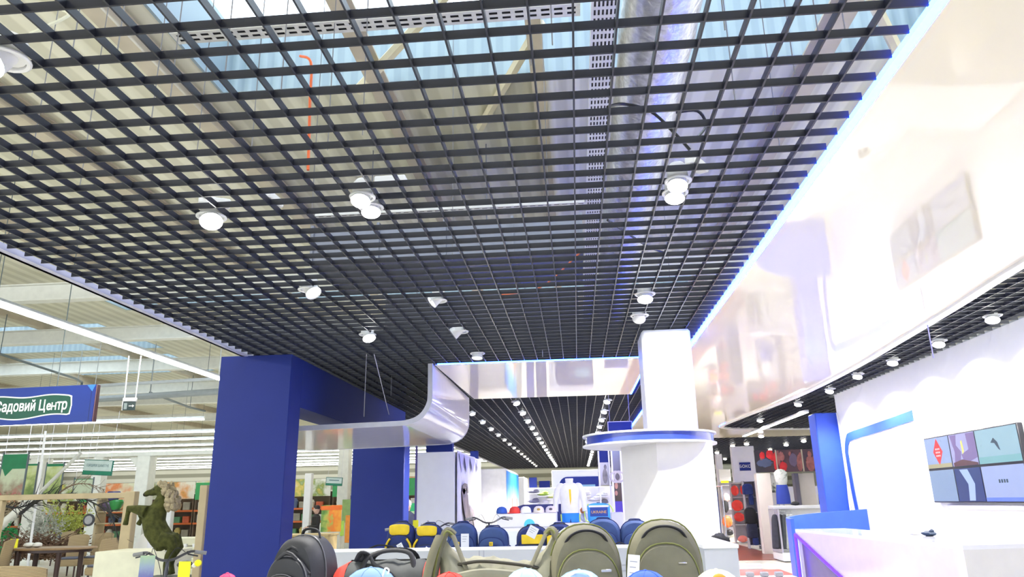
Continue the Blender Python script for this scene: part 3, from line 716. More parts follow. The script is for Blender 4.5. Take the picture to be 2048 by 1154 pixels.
def backpack(label, loc, rz, w, h, d, M1, M2, cat='backpack', name='backpack', group=None, top=None, side=None, badge=None, handle=ZIP, piping=None, pocket=(.80, .46), pocketM=None, upper=(.84, .72), lean=0, extra=None, tagat=None, htall=.03):
    t = thing(name, label, cat, loc, rz, group); t.rotation_euler = (lean, 0, rz)
    body = MB().puff(arch(w, h, k=.48, bulge=.03), d*.5, d*.82, levels=((.94, 0), (1.0, .12), (1.0, .6), (.97, .82), (.88, .95), (.6, 1.0), (.25, 1.02)), zc=h*.42).build('body', M1, t)
    y1 = d*.5-d*.80
    if upper:
        u = MB().puff(arch(w*upper[0], h*upper[1], k=.5), y1+.012, d*.22, levels=((1, 0), (1, .5), (.95, .85), (.8, 1.0), (.4, 1.05)), zc=h*.3).build('upper_pocket', M1, t)
        MB().tube([(x, y1+.002-d*.10, z) for x, z in archline(w*upper[0]*1.0, h*upper[1], .5, z0=.02)], .0035, 6).build('zip', piping or ZIP, u)
    y2 = y1-d*.16
    pk = MB().puff(arch(w*pocket[0], h*pocket[1], k=.55), y2+.02, d*.26, levels=((1, 0), (1, .5), (.95, .85), (.8, 1.0), (.4, 1.05)), zc=h*.18).build('front_pocket', pocketM or M2, t)
    MB().tube([(x, y2+.012-d*.13, z) for x, z in archline(w*pocket[0]*1.0, h*pocket[1], .55, z0=.02)], .003, 6).build('zip', piping or ZIP, pk)
    MB().tube([(x*1.0, d*.5-d*.42, z) for x, z in archline(w*1.015, h*1.012, .48, z0=.05)], .004, 6).build('main_zip', piping or ZIP, t)
    if handle: MB().tube(smoothpath([(-w*.22, d*.28, h*.93), (-w*.17, d*.26, h+htall*.6), (-w*.06, d*.24, h+htall), (w*.06, d*.24, h+htall), (w*.17, d*.26, h+htall*.6), (w*.22, d*.28, h*.93)], 4), .009, 8, flat=.006).build('handle', handle, t)
    for s_ in (-1, 1):
        MB().tube(smoothpath([(s_*w*.16, d*.45, h*.9), (s_*w*.24, d*.62, h*.75), (s_*w*.30, d*.66, h*.4), (s_*w*.38, d*.52, h*.08)], 4), .022, 8, flat=.008).build('shoulder_strap', M2, t)
        sd = MB().puff(arch(d*.62, h*.34, k=.3), 0, .02, levels=((1, 0), (1, .5), (.9, .9), (.5, 1.1)))
        o = sd.build('side_pocket', M2, t); o.location = (s_*w*.50, d*.08, .015); o.rotation_euler = (0, 0, s_*PI/2)
    if extra: extra(t, w, h, d, y1, y2)
    if tagat: hangtag(t, tagat[0], rot=tagat[1], w=tagat[2] if len(tagat) > 2 else .055, h=tagat[3] if len(tagat) > 3 else .085, yellow=len(tagat) > 4)
    return t
SHZ = .95    # front shelf height (below the frame)
def display(label, x0, x1, y0, y1, z, name='display_unit', lip=.0, seams=(), mat_=None, hseam=None):
    t = thing(name, label, 'display unit', ((x0+x1)/2, (y0+y1)/2, 0)); hx = (x1-x0)/2; hy = (y1-y0)/2; m_ = mat_ or mat('display_grey_white', (.46, .48, .50), .35, vary=.03)
    MB().box(-hx, hx, -hy, hy, .08, z-.03).build('carcass', m_, t, smooth=False)
    MB().rbox(-hx-.01, hx+.01, -hy-.012, hy, z-.03, z, .004).build('top', WHITE, t)
    MB().box(-hx+.03, hx-.03, -hy+.04, hy-.03, 0, .08).build('plinth', mat('plinth_grey', (.2, .2, .22), .5), t, smooth=False)
    if lip: MB().rbox(-hx-.01, hx+.01, -hy-.014, -hy+.006, z+lip-.03, z+lip, .003).build('front_lip', WHITE, t); MB().box(-hx-.005, hx+.005, -hy-.013, -hy+.004, z-.05, z+lip-.03).build('front_panel', m_, t, smooth=False)
    k = mat('seam_grey', (.35, .36, .40), .5)
    for s_ in seams: MB().box(s_-x0-hx-.006, s_-x0-hx+.006, -hy-.0145, -hy-.002, .08, z+max(lip-.03, -.05)).build('seam', k, t, smooth=False)
    if hseam: MB().box(-hx, hx, -hy-.0145, -hy, hseam-.004, hseam+.004).build('seam', k, t, smooth=False)
    return t
display('low white front shelf carrying the big bags at the bottom edge', -2.1, 1.0, 3.42, 4.6, SHZ)
display('narrow white ledge in front of the big bags carrying the caps', -1.9, .9, 2.85, 3.38, 1.19)
display('long white display counter holding the row of navy backpacks', -2.62, .98, 6.9, 7.7, 1.10, lip=.115, seams=(-.9, -.86), hseam=1.0)
ax = aty(1385, 1108, 6.6)
display('white box-shaped counter end before the white column, right of the olive backpacks', .995, 1.26, 6.35, 7.65, 1.235)
# --- big foreground bags
def emblem(t, w, h, d, y1, y2):
    yy = y2-d*.265; c = (0, h*.30)
    pts = [(0, .055), (.037, 0), (0, -.055), (-.037, 0)]
    mb = MB(); mb.tube([(c[0]+x, yy, c[1]+z) for x, z in pts], .0016, 5, closed=True)
    for q in (-.015, 0, .015): mb.tube([(c[0]+q, yy-.001, c[1]+(.03 if q == 0 else .022)), (c[0]+q, yy-.001, c[1]-.02)], .0022, 5)
    mb.tube([(c[0]-.015, yy-.001, c[1]-.02), (c[0], yy-.001, c[1]-.032), (c[0]+.015, yy-.001, c[1]-.02)], .0022, 5)
    mb.build('rhombus_emblem', mat('emblem_grey', (.22, .22, .22), .4), t)
    m2 = MB()
    for k in range(3): m2.tube(smoothpath([(-w*.42+k*.01, y1-.01+k*.03, h*(.62+.07*k)), (0, y1-.03+k*.03, h*(.84+.05*k)), (w*.42-k*.01, y1+k*.03, h*(.62+.07*k))], 5), .010-.002*k, 8)
    m2.build('padded_fold', CHAR, t)
p = aty(600, 1110, 4.1)
backpack('big black backpack with an outlined rhombus emblem, beside the blue portal column', (p.x, 4.12, SHZ), -.42, .33, .49, .25, CHAR, BLKF, name='backpack', badge=None, pocket=(.86, .62), pocketM=BLKF, upper=(.92, .80), piping=mat('zip_grey', (.10, .10, .11), .4), handle=BLKF, extra=emblem, htall=.035)
def plate(x, z, w_=.05, h_=.014, col=(.62, .6, .5)):
    def f(t, w, h, d, y1, y2):
        MB().rbox(x-w_/2, x+w_/2, y1-d*.235-.004, y1-d*.235+.004, h*z-h_/2, h*z+h_/2, .003).build('metal_badge', mat('badge_metal', col, .25, metal=.6), t)
        mb = MB()
        for s_ in (-1, 1): mb.tube([(s_*w*.50, 0, h*.12), (s_*w*.52, -.02, h*.3), (s_*w*.47, -.05, h*.52)], .008, 6)
        mb.build('compression_strap', OLIVE, t)
        MB().tube(smoothpath([(-w*.30, y1+.02, h*.84), (-w*.22, y1-.005, h*.915), (-w*.08, y1-.01, h*.955), (w*.08, y1-.01, h*.955), (w*.22, y1-.005, h*.915), (w*.30, y1+.02, h*.84)], 5), .009, 8, flat=.006).build('handle', BLKF, t)
        MB().tube([(x*.94, y1+.045, z) for x, z in archline(w*.98, h*.93, .48, z0=.05)], .007, 6).build('seam_highlight', OLIVEL, t)  # seam arc in lighter olive, a top highlight put into the colour
    return f
p = aty(1170, 1100, 3.8)
backpack('left of the two large olive backpacks, with a pale metal badge on its right side', (p.x, 3.82, SHZ), .12, .35, .53, .25, OLIVE, OLIVE, name='backpack', pocket=(.72, .52), upper=(.88, .80), piping=OLIVED, handle=None, extra=plate(.08, .62), htall=.0)
p = aty(1328, 1100, 3.8)
backpack('right of the two large olive backpacks, with long white price tag hanging on its left', (p.x, 3.82, SHZ), 0, .36, .545, .25, OLIVE, OLIVE, name='backpack', pocket=(.74, .50), upper=(.86, .82), piping=OLIVED, handle=None, extra=plate(.07, .66, .04, .008, (.4, .4, .33)), tagat=((-.155, -.16, .40), (.1, .1, 0), .055, .14), htall=.0)
# olive duffel with two raised ends
t = thing('duffel_bag', 'large slumped olive duffel bag with raised ends and yellow-green piping', 'duffel bag', (0, 0, 0))
p = aty(1000, 1110, 3.9); t.location = (p.x, 3.9, SHZ)
n = 28; Lx = .58; mb = MB(); vs = []; m = 20
for i in range(n+1):
    u = i/n; x = -Lx/2+Lx*u; e = abs(2*u-1)
    top = .375+.125*max(0, (e-.62)/.38)**1.3 - .012*math.cos(u*9)
    hw = .15*(1-.5*max(0, (e-.75)/.25)**2)
    for k in range(m):
        a = 2*PI*k/m; c, s_ = math.cos(a), math.sin(a)
        zz = (top*.5)+(top*.5)*math.copysign(abs(s_)**.8, s_)
        pin = 1-.45*max(0, (zz-.3)/.2) if zz > .3 else 1
        vs.append((x+.012*math.sin(7*a+i*.8), hw*pin*math.copysign(abs(c)**.85, c)+.008*math.sin(5*u*6+a*3), max(0, zz+.006*math.sin(i*1.7+a*4))))
mb.add(vs, [(i*m+k, i*m+(k+1) % m, (i+1)*m+(k+1) % m, (i+1)*m+k) for i in range(n) for k in range(m)]+[tuple(range(m))[::-1], tuple(range(n*m, n*m+m))])
mb.build('body', OLIVEL, t)
for s_ in (-1, 1):
    pts = smoothpath([(s_*.325, -.02, .0), (s_*.335, -.06, .18), (s_*.315, -.05, .36), (s_*.275, -.02, .505), (s_*.235, .0, .49)], 5)
    MB().tube(pts, .022, 8, flat=.016).build('end_panel_edge', OLIVE, t)
    MB().tube([(q[0], q[1]-.02, q[2]) for q in pts], .006, 6).build('piping', OLIVED, t)
    MB().tube(smoothpath([(s_*.235, -.03, .49), (s_*.20, -.06, .42), (s_*.15, -.1, .33), (s_*.08, -.13, .29)], 5), .016, 8, flat=.006).build('carry_strap', OLIVE, t)
    MB().tube(smoothpath([(s_*.30, -.05, .49), (s_*.33, -.09, .40), (s_*.36, -.1, .25), (s_*.36, -.1, .05)], 5), .03, 8, flat=.012).build('side_flap', OLIVE, t)
MB().tube(smoothpath([(-.2, -.085, .355), (-.1, -.10, .37), (0, -.10, .365), (.12, -.10, .35), (.22, -.09, .33)], 5), .011, 8, flat=.008).build('dark_zip', fab('dark_olive', (.05, .045, .03)), t)
MB().tube(smoothpath([(-.24, -.12, .29), (-.08, -.155, .32), (.08, -.155, .31), (.24, -.13, .28)], 5), .022, 8).build('front_fold', OLIVEL, t)
# grey sports bag with red ends
p = aty(778, 1140, 4.2)
t = thing('sports_bag', 'dark grey sports bag with red ends and looped carry handles', 'sports bag', (p.x, 4.2, SHZ), .0); t.scale = (1.06, 1, 1.08)
mb = MB(); n = 16; m = 18; vs = []
for i in range(n+1):
    u = i/n; x = -.25+.5*u; e = abs(2*u-1); r = .165*(1-.22*max(0, (e-.7)/.3)**2)
    for k in range(m):
        a = 2*PI*k/m; vs.append((x, r*.95*math.cos(a)+.006*math.sin(i*2+a*3), .165+r*math.sin(a)+.006*math.sin(i*1.3+a*2)))
mb.add(vs, [(i*m+k, i*m+(k+1) % m, (i+1)*m+(k+1) % m, (i+1)*m+k) for i in range(n) for k in range(m)])
mb.build('body', GREYF, t)
for s_ in (-1, 1):
    MB().lathe([(.001, .03), (.08, .028), (.13, .012), (.15, -.03), (.162, -.055)], n=18, M=Matrix.Rotation(s_*PI/2, 4, 'Y')).build('red_end', REDF, t, loc=(s_*.255, 0, .165))
    MB().tube(smoothpath([(-.12, s_*.12, .25), (-.10, s_*.07, .34), (0, s_*.04, .375), (.12, s_*.05, .36), (.15, s_*.1, .27)], 5), .014, 8, flat=.007).build('carry_handle', BLKF, t)
MB().tube(smoothpath([(-.16, -.05, .33), (-.13, -.07, .37), (-.09, -.05, .35), (-.05, -.1, .31), (.05, -.13, .26), (.1, -.15, .18)], 5), .017, 8, flat=.008).build('shoulder_strap', CHAR, t)
MB().blob((-.14, -.03, .345), (.03, .025, .03), 10).build('strap_pad', BLKF, t)
MB().tube([(-.20, 0, .328), (.20, 0, .328)], .004, 6).build('zip', ZIP, t)
# price holder leaning at the sports bag
p = aty(872, 1140, 4.05)
t = thing('dark_umbrella', 'folded dark rod leaning between the sports bag and the olive duffel', 'rod', (p.x+.03, 4.1, SHZ))
MB().cone((0, 0, 0), (-.05, 0, .33), .012, .008, 8).build('shaft', BLKF, t); MB().blob((-.055, 0, .34), (.014, .014, .02), 8).build('knob', mat('knob_brown', (.2, .1, .07), .4), t)
# --- caps along the bottom edge
def cap(label, px, py, Y, col, w=.165, h=.125, accent=None, rz=0):
    p = aty(px, py, Y); t = thing('baseball_cap', label, 'cap', (p.x, Y, 1.19), rz)
    m1 = fab('cap_%s' % label[:12].replace(' ', '_'), col, .7)
    hh = p.z-1.19
    w *= 1.2; prof = [(w/2, 0), (w/2*1.0, hh*.3), (w/2*.96, hh*.5), (w/2*.87, hh*.68), (w/2*.72, hh*.82), (w/2*.5, hh*.93), (w/2*.25, hh*.985), (.001, hh)]
    MB().lathe(prof, n=36).build('crown', m1, t); MB().blob((0, 0, hh), (.008, .008, .005), 8).build('button', m1, t)
    mb = MB()
    for k in range(6):
        a = k*PI/3+.3; mb.tube([(r*math.cos(a)*1.005, r*math.sin(a)*1.005, z*1.003) for r, z in prof], .0015, 4)
    mb.build('stitching', m1, t)
    vs = []; N = 12
    for k in range(N+1):
        a = -PI*.8+PI*.6*k/N
        for q, rr in enumerate((w/2*.98, w/2+.07*math.sin(PI*k/N)**.6)): vs += [(rr*math.cos(a), rr*math.sin(a), .012-q*.01), (rr*math.cos(a), rr*math.sin(a), .016-q*.01)]
    fs = []
    for k in range(N):
        b0 = k*4; b1 = b0+4; fs += [(b0, b1, b1+2, b0+2), (b0+1, b0+3, b1+3, b1+1), (b0+2, b1+2, b1+3, b0+3)]
    MB().add(vs, fs).build('visor', accent or m1, t)
    return t
c1 = cap('pale denim-blue cap in front of the grey sports bag', 742, 1135, 3.15, (.25, .42, .66), .19)
MB().tube(smoothpath([(.06, -.05, .12), (.075, -.06, .16), (.09, -.06, .155), (.085, -.055, .14)], 4), .004, 6).build('white_hook', PAPER, c1)
cap('red cap at the bottom edge before the olive duffel', 898, 1145, 3.1, (.75, .05, .03), .14)
cap('pink cap at the bottom edge beside the blue portal', 455, 1147, 3.3, (.9, .05, .16), .09)
c2 = cap('pale sky-blue cap in front of the middle of the olive duffel', 1050, 1137, 3.15, (.60, .86, .95), .15)
c3 = cap('light blue cap with white loops before the left olive backpack', 1158, 1140, 3.15, (.42, .62, .88), .17)
MB().tube(smoothpath([(-.05, -.04, .10), (-.02, -.05, .135), (.03, -.05, .135), (.06, -.04, .10)], 4), .006, 6).build('white_loop', PAPER, c3)
cap('royal blue cap before the right olive backpack', 1290, 1141, 3.15, (.05, .15, .62), .16, accent=fab('cap_royal_light', (.15, .3, .8)))
c4 = cap('cream cap with an orange front at the bottom right', 1432, 1139, 3.1, (.85, .80, .55), .16)
MB().blob((0, -.048, .085), (.042, .035, .045), 14).build('orange_front', fab('cap_orange', (.9, .35, .02)), c4)

# --- row of small navy backpacks on the counter
def yellow_top(t, w, h, d, y1, y2):
    MB().puff([(x*.86, z) for x, z in arch(w*.84, h*.30, k=.25)], 0, .02, levels=((1, 0), (1, .6), (.9, 1.0), (.5, 1.1))).build('yellow_panel', YEL, t).location = (0, y1-.004, h*.66)
    for s_ in (-1, 1):
        MB().tube(smoothpath([(s_*w*.30, y1-.045, h*.56), (s_*w*.43, y1-.04, h*.38), (s_*w*.47, y1-.03, .02)], 5), .014, 8, flat=.01).build('yellow_stripe', YEL, t)
def patch(x, z, s=.035, big=False):
    def f(t, w, h, d, y1, y2):
        yy = y2-d*.27 if not big else y2-d*.20
        ww, hh = (w*.66, h*.30) if big else (s, s)
        o = MB().rbox(x-ww/2, x+ww/2, yy-.003, yy+.012, z-hh/2, z+hh/2, .003).build('yellow_patch', YEL, t)
        if not big: text('ЗС', s*.6, o, 'patch_text', BLKF, (x, yy-.004, z), (PI/2, 0, 0), .0008)
    return f
row = [(803, 1045, 'leftmost small navy backpack with a yellow top panel and tilted white tag', .27, yellow_top, NAVY, ((.02, -.15, .14), (0, -.5, 0), .055, .075)),
       (858, 1048, 'second small navy backpack with a yellow top, tag lying low', .27, yellow_top, NAVY, ((.04, -.15, .10), (0, .6, 0), .05, .06)),
       (925, 1046, 'navy backpack with yellow patch and tall straight white price tag', .28, patch(-.03, .13), NAVYL, ((.04, -.15, .22), (0, 0, 0), .075, .12, 1)),
       (986, 1054, 'smooth faded-blue dome backpack with small yellow patch at its foot', .28, patch(.01, .125), NAVYL, None),
       (1065, 1052, 'navy backpack with a wide yellow pocket and crumpled white paper', .30, patch(0, .16, big=True), NAVY, ((.03, -.15, .27), (.1, .5, 0), .09, .10)),
       (1118, 1048, 'dark navy backpack half hidden behind the left olive backpack', .27, patch(-.02, .15, big=True), NAVY, ((.03, -.15, .24), (.1, -.6, 0), .08, .08)),
       (1205, 1038, 'light blue slouching backpack between the two olive backpacks, left one', .32, None, NAVYL, None),
       (1270, 1041, 'light blue backpack folded to one side, nearest the white column', .29, None, NAVYL, None)]
for (x, y, lab, w, ex, m1, tg) in row:
    p = aty(x, y, 7.28); h = p.z-1.10
    backpack(lab, (p.x, 7.28, 1.10), random.uniform(-.12, .12), w, h, .2, m1, NAVY, extra=ex, tagat=tg, upper=(.86, .66), pocket=(.78, .40), piping=NAVY if m1 is NAVYL else ZIP, htall=.012, handle=NAVY)
t = thing('folded_belt_bag', 'flat dark belt bag lying at the left end of the display counter', 'belt bag', (aty(725, 1090, 7.15).x, 7.15, 1.101))
MB().blob((0, 0, .045), (.2, .07, .045), 16, nz=.05, seed=3).build('body', NAVY, t)
MB().tube(smoothpath([(.05, -.03, .09), (.16, -.05, .13), (.27, -.04, .12), (.34, 0, .09)], 5), .008, 6).build('strap', BLKF, t)
t = thing('folded_belt_bag', 'flat dark belt bag lying on the counter between two blue backpacks', 'belt bag', (aty(1238, 1085, 7.05).x, 7.06, 1.101))
MB().blob((0, 0, .06), (.09, .06, .05), 14, nz=.05, seed=5).build('body', BLKF, t); MB().tube([(-.08, -.04, .1), (0, -.06, .13), (.08, -.04, .1)], .006, 6).build('strap', BLKF, t)
# black bag behind the counter end
p = aty(1418, 1095, 7.9)
t = thing('black_bag', 'black bag with lime trim hanging behind the white counter end', 'bag', (1.42, 7.9, .35))
MB().puff(arch(.17, .82, k=.3), .06, .12, zc=.4).build('body', BLKF, t)
MB().blob((-.02, 0, .83), (.1, .07, .07), 12, nz=.15, seed=8).build('top_fold', BLKF, t); MB().box(-.075, .085, -.075, -.06, .62, .70).build('lime_trim', mat('lime_cloth', (.55, .62, .1), .6), t, smooth=False)

# ================================================================== GARDEN CENTRE (left, beyond the portal)
def tubelight(label, x0, x1, y, z, group=None, axis='X'):
    L = x1-x0
    t = thing('tube_lamp', label, 'linear lamp', (x0, y, z), 0 if axis == 'X' else PI/2, group)
    MB().box(0, L, -.025, .025, .02, .06).build('housing', LAMPW, t, smooth=False); MB().box(.01, L-.01, -.035, .035, -.02, .02).build('tube', TUBEN if axis == 'Y' else TUBE, t, smooth=False)
    MB().box(0, L, -.03, .03, .06, .10).build('carrier_rail', GALV, t, smooth=False)
    k = 1.2
    while k < L: MB().cone((k, 0, .1), (k, 0, ROOFZ-z), .006, .006, 5).build('suspension_rod', DKPIPE, t); k += 6.4
    return t
tubelight('bright continuous tube lamp running away along the left edge of the black grid', -4.5, 22, -8.3, 4.5, axis='Y').location = (-8.3, -4.5, 4.5)
tubelight('added unseen tube lamp above the far right grid, brightening the roof', -4.5, 40, 8.6, 4.7, axis='Y').location = (8.6, -4.5, 4.7)  # unseen run added to light the right side of the roof
ylist = [24.2, 28.4, 31.4, 34.5, 37.5, 40.5, 43.5, 46.5, 49.5, 52.5, 55]
nm = ['nearest cross-running tube lamp, the short one behind the blue hanging sign', 'second cross-running tube lamp in the garden hall', 'third cross-running tube lamp in the garden hall']
for i, y in enumerate(ylist):
    if i == 0: tubelight(nm[0], -26, -12.6, y, 4.5)
    elif i < 3: tubelight(nm[i], -36, -5.2, y, 4.5)
    elif i == 3: tl = tubelight('distant cross-running tube lamp among the far lines of the garden hall', -40, -5.2, y, 4.5, 'far tube lamps')
    else: clone(tl, (-40, y, 4.5))
# hall columns
def hall_col(label, px, Y, w, top=ROOFZ-.3, brace=True, m=CREAMC):
    p = aty(px, 1000, Y); t = thing('hall_column', label, 'column', (p.x, Y, 0))
    MB().rbox(-w/2, w/2, -w/2, w/2, 0, top, .02).build('shaft', m, t)
    if brace: MB().add([(-w/2, -.1, top-.6), (-w/2-.5, -.1, top-.05), (-w/2-.5, .1, top-.05), (-w/2, .1, top-.6), (-w/2, -.1, top-.05), (-w/2, .1, top-.05)], [(0, 1, 2, 3), (0, 4, 1), (3, 2, 5), (1, 4, 5, 2)]).build('bracket', m, t, smooth=False)
    MB().rbox(-w/2-.06, w/2+.06, -w/2-.06, w/2+.06, 0, .12, .01).build('base', m, t)
    return t
hall_col('cream steel hall column behind the green banners at far left', 72, 31, .62, 3.8)
hall_col('cream steel hall column below the small green and white hanging sign', 192, 31, .46, 3.8)
hall_col('cream steel hall column just left of the rearing horse', 285, 31, .58, 3.8)
WSLIM = mat('white_slim_column', (.92, .92, .95), .4, vary=.02)  # whiter than the cream hall columns
hall_col('white slim column directly behind the horse mane', 342, 32, .30, 2.45, False, WSLIM)
hall_col('white slim column seen through the blue gateway, left one', 616, 32, .30, 2.95, False, WSLIM)
hall_col('cream column standing in the gap between the blue portal columns', 687, 30.2, .44, 4.75, True)
t = thing('cable_cover', 'pale wedge-shaped cover at the foot of the cream column in the gateway gap', 'cover', (aty(668, 1085, 28.3).x, 28.3, 0)); MB().prism([(-.45, 0), (.25, 0), (.25, .9)], 1, -.2, .2).build('wedge', LAMPW, t, smooth=False)
mb = MB(); mb.box(-40, -12, 30.85, 31.15, 3.8, 3.96); struct(mb, 'trim_%d' % tn, CREAMC); tn += 1
# white poles
for l, a, b_, r in [('slim white pole leaning slightly, before the far left column', aty(91, 862, 18), aty(74, 990, 18), .03), ('cream diagonal brace below the small hanging sign', aty(162, 905, 20), aty(75, 990, 20), .05), ('thick pale diagonal pole at the left edge above the wicker table', aty(48, 1010, 15), aty(0, 1052, 15), .075)]:
    tag(MB().cone(a, Vector(b_)+(Vector(b_)-Vector(a))*(b_.z/max(.05, a.z-b_.z)), r, r, 10).build('pole', LAMPW if 'white' in l else CREAMC), l, 'pole')
# pipes under the roof
def pipe(label, pts, r, m):
    mb = MB().tube(pts, r, 8)
    for q in (pts[0], pts[1]): mb.cone(q, (q[0], q[1], ROOFZ-.32), .012, .012, 5)
    return tag(mb.build('pipe', m), label, 'pipe')
pipe('grey round pipe crossing behind the exit sign', [atz(150, 801, 5), atz(300, 792, 5), atz(470, 781, 5)], .10, mat('pipe_grey', (.33, .36, .37), .4))
pipe('dark thin sprinkler pipe with a downward elbow above the blue sign', [atz(-60, 690, 5.6), atz(0, 708, 5.6), atz(150, 757, 5.6), atz(164, 764, 5.6), aty(162, 780, atz(164, 764, 5.6).y)], .035, DKPIPE)
pipe('light grey conduit running right from the blue sign top', [atz(190, 772, 5.2), atz(437, 757, 5.2)], .05, mat('conduit_grey', (.5, .53, .55), .4))
pipe('thin dark diagonal pipe right of the exit sign', [atz(300, 785, 5.4), atz(380, 815, 5.4), atz(410, 822, 5.4)], .04, DKPIPE)
# big blue hanging sign
Y0 = 12.0
a = aty(-75, 782, Y0); b_ = aty(193, 772, Y0); c = aty(186, 843, Y0)
wS = b_.x-a.x; hS = .64
t = thing('hanging_sign', 'blue hanging board with green plaque reading Садовий Центр at the left edge', 'sign', ((a.x+b_.x)/2, Y0, (b_.z+c.z)/2))
t.rotation_euler = (0, -.012, 0)
SB = mat('sign_blue', (.004, .03, .26), .45, vary=.03); WHT = mat('sign_white', (.85, .88, .85), .5, emis=.1)
MB().rbox(-wS/2, wS/2, 0, .05, -hS/2, hS/2, .004).build('board', SB, t)
MB().box(wS/2-.075, wS/2-.07+.0, -.002, .0, -hS/2, hS/2).build('dark_line', DARK, t, smooth=False)
MB().prism([(wS/2-.17, hS/2), (wS/2-.01, hS/2), (wS/2-.06, hS/2-.12)], 1, -.003, 0).build('light_corner', mat('sign_cyan', (.04, .22, .65), .4), t, smooth=False)
MB().rbox(wS/2, wS/2+.02, 0, .09, -hS/2, hS/2, .004).build('edge', mat('sign_edge_brown', (.2, .1, .12), .4), t)
def wavy(w, h, grow):
    top = []; bot = []; N = 24
    for i in range(N+1):
        u = i/N; x = -w/2+w*u; top.append((x, h/2+.018*math.sin(u*9+1.2)+grow)); bot.append((x, -h/2+.035*math.sin(u*6.5+2.6)-grow))
    top[0] = (-w/2-grow+.02, top[0][1]-.02); top[-1] = (w/2+grow-.02, top[-1][1]-.015); bot[0] = (-w/2-grow+.02, bot[0][1]+.03); bot[-1] = (w/2+grow-.02, bot[-1][1]+.02)
    return top+[(w/2+grow, 0)]+bot[::-1]+[(-w/2-grow, 0)]
pw = 1.42; pc = aty(142, 808, Y0).x-t.location.x-pw/2
for nm_, g, y_, m_ in (('plaque_border', .022, -.004, WHT), ('plaque', .0, -.008, mat('sign_green', (.003, .08, .045), .45))):
    o = MB().prism([(x+pc, z-.02) for x, z in wavy(pw, .335, g)], 1, y_, y_+.004).build(nm_, m_, t, smooth=False)
tx = text('Садовий Центр', .235, t, 'sign_lettering', WHT, (pc-.01, -.012, -.02), (PI/2, 0, 0), .002, weight=.035)
tx.scale = (pw*.93/max(.01, tx.dimensions.x), 1.05, 1)
for s_ in (-.9, .5): MB().cone((s_, .025, hS/2), (s_, .025, ROOFZ-.3-t.location.z), .008, .008, 6).build('suspension_rod', DKPIPE, t)
# exit sign
p = aty(259, 808, 13.4)
t = thing('exit_sign', 'small dark exit sign with arrow hanging on two white rods', 'sign', (p.x, 13.4, p.z)); t.rotation_euler = (0, -.02, .25)
MB().rbox(-.125, .125, -.03, .03, .045, .12, .01).build('lamp_case', LAMPW, t); MB().box(-.11, .11, -.006, .006, -.12, .045).build('panel', mat('exit_dark', (.04, .07, .07), .35), t, smooth=False)
MB().box(-.125, -.112, -.02, .02, -.12, .06).build('side_bar', LAMPW, t, smooth=False)
mb = MB(); mb.box(-.01, .055, -.009, -.006, -.045, -.03); mb.prism([(.055, -.065), (.09, -.037), (.055, -.01)], 1, -.009, -.006); mb.build('arrow', PAPER, t, smooth=False)
mb = MB(); mb.box(-.095, -.04, -.009, -.006, -.10, .02); mb.build('pictogram', mat('exit_grey', (.35, .42, .42), .4), t, smooth=False)
for s_ in (-.10, .10): MB().cone((s_, 0, .12), (s_*1.1, .02, 4.48-p.z), .012, .012, 8).build('rod', LAMPW, t)
# green-white product sign
def gsign(label, px, py, Y, w, h, rz, body):
    p = aty(px, py, Y); t = thing('product_sign', label, 'sign', tuple(p)); t.rotation_euler = (0, .06, rz)
    MB().rbox(-w/2, w/2, 0, .04, -h/2, h/2, .005).build('frame', mat('sign_frame_green', (.02, .16, .12), .5), t)
    MB().box(-w/2+.02, w/2-.02, -.004, 0, -h/2+h*.28, h/2-.02).build('white_field', mat('sign_pale', (.62, .74, .72), .5), t, smooth=False); MB().box(-w/2+.02, w/2-.02, -.004, 0, -h/2+.02, -h/2+h*.26).build('green_field', mat('sign_green2', (.02, .24, .14), .5), t, smooth=False)
    if body: o = text(body, h*.24, t, 'sign_lettering', mat('sign_grey_text', (.16, .28, .30), .5), (0, -.007, h*.12), (PI/2, 0, 0), .001); o.scale = (w*.76/max(.01, o.dimensions.x), 1, 1)
    else: MB().box(-w*.3, w*.3, -.007, -.004, h*.08, h*.2).build('printed_line', mat('sign_grey_text', (.16, .28, .30), .5), t, smooth=False)
    for s_ in (-1, 1): MB().cone((s_*w*.4, .02, h/2), (s_*w*.4, .02, h/2+1.3), .004, .004, 5).build('wire', WIRE, t)
gsign('white sign with green lower stripe reading ГОРЩИКИ ШАМОТНІ', 195, 935, 19, 1.02, .40, -.25, 'ГОРЩИКИ ШАМОТНІ')
gsign('small white sign with green stripe behind the cream column in the gateway gap', 668, 963, 27, .62, .30, 0, '')
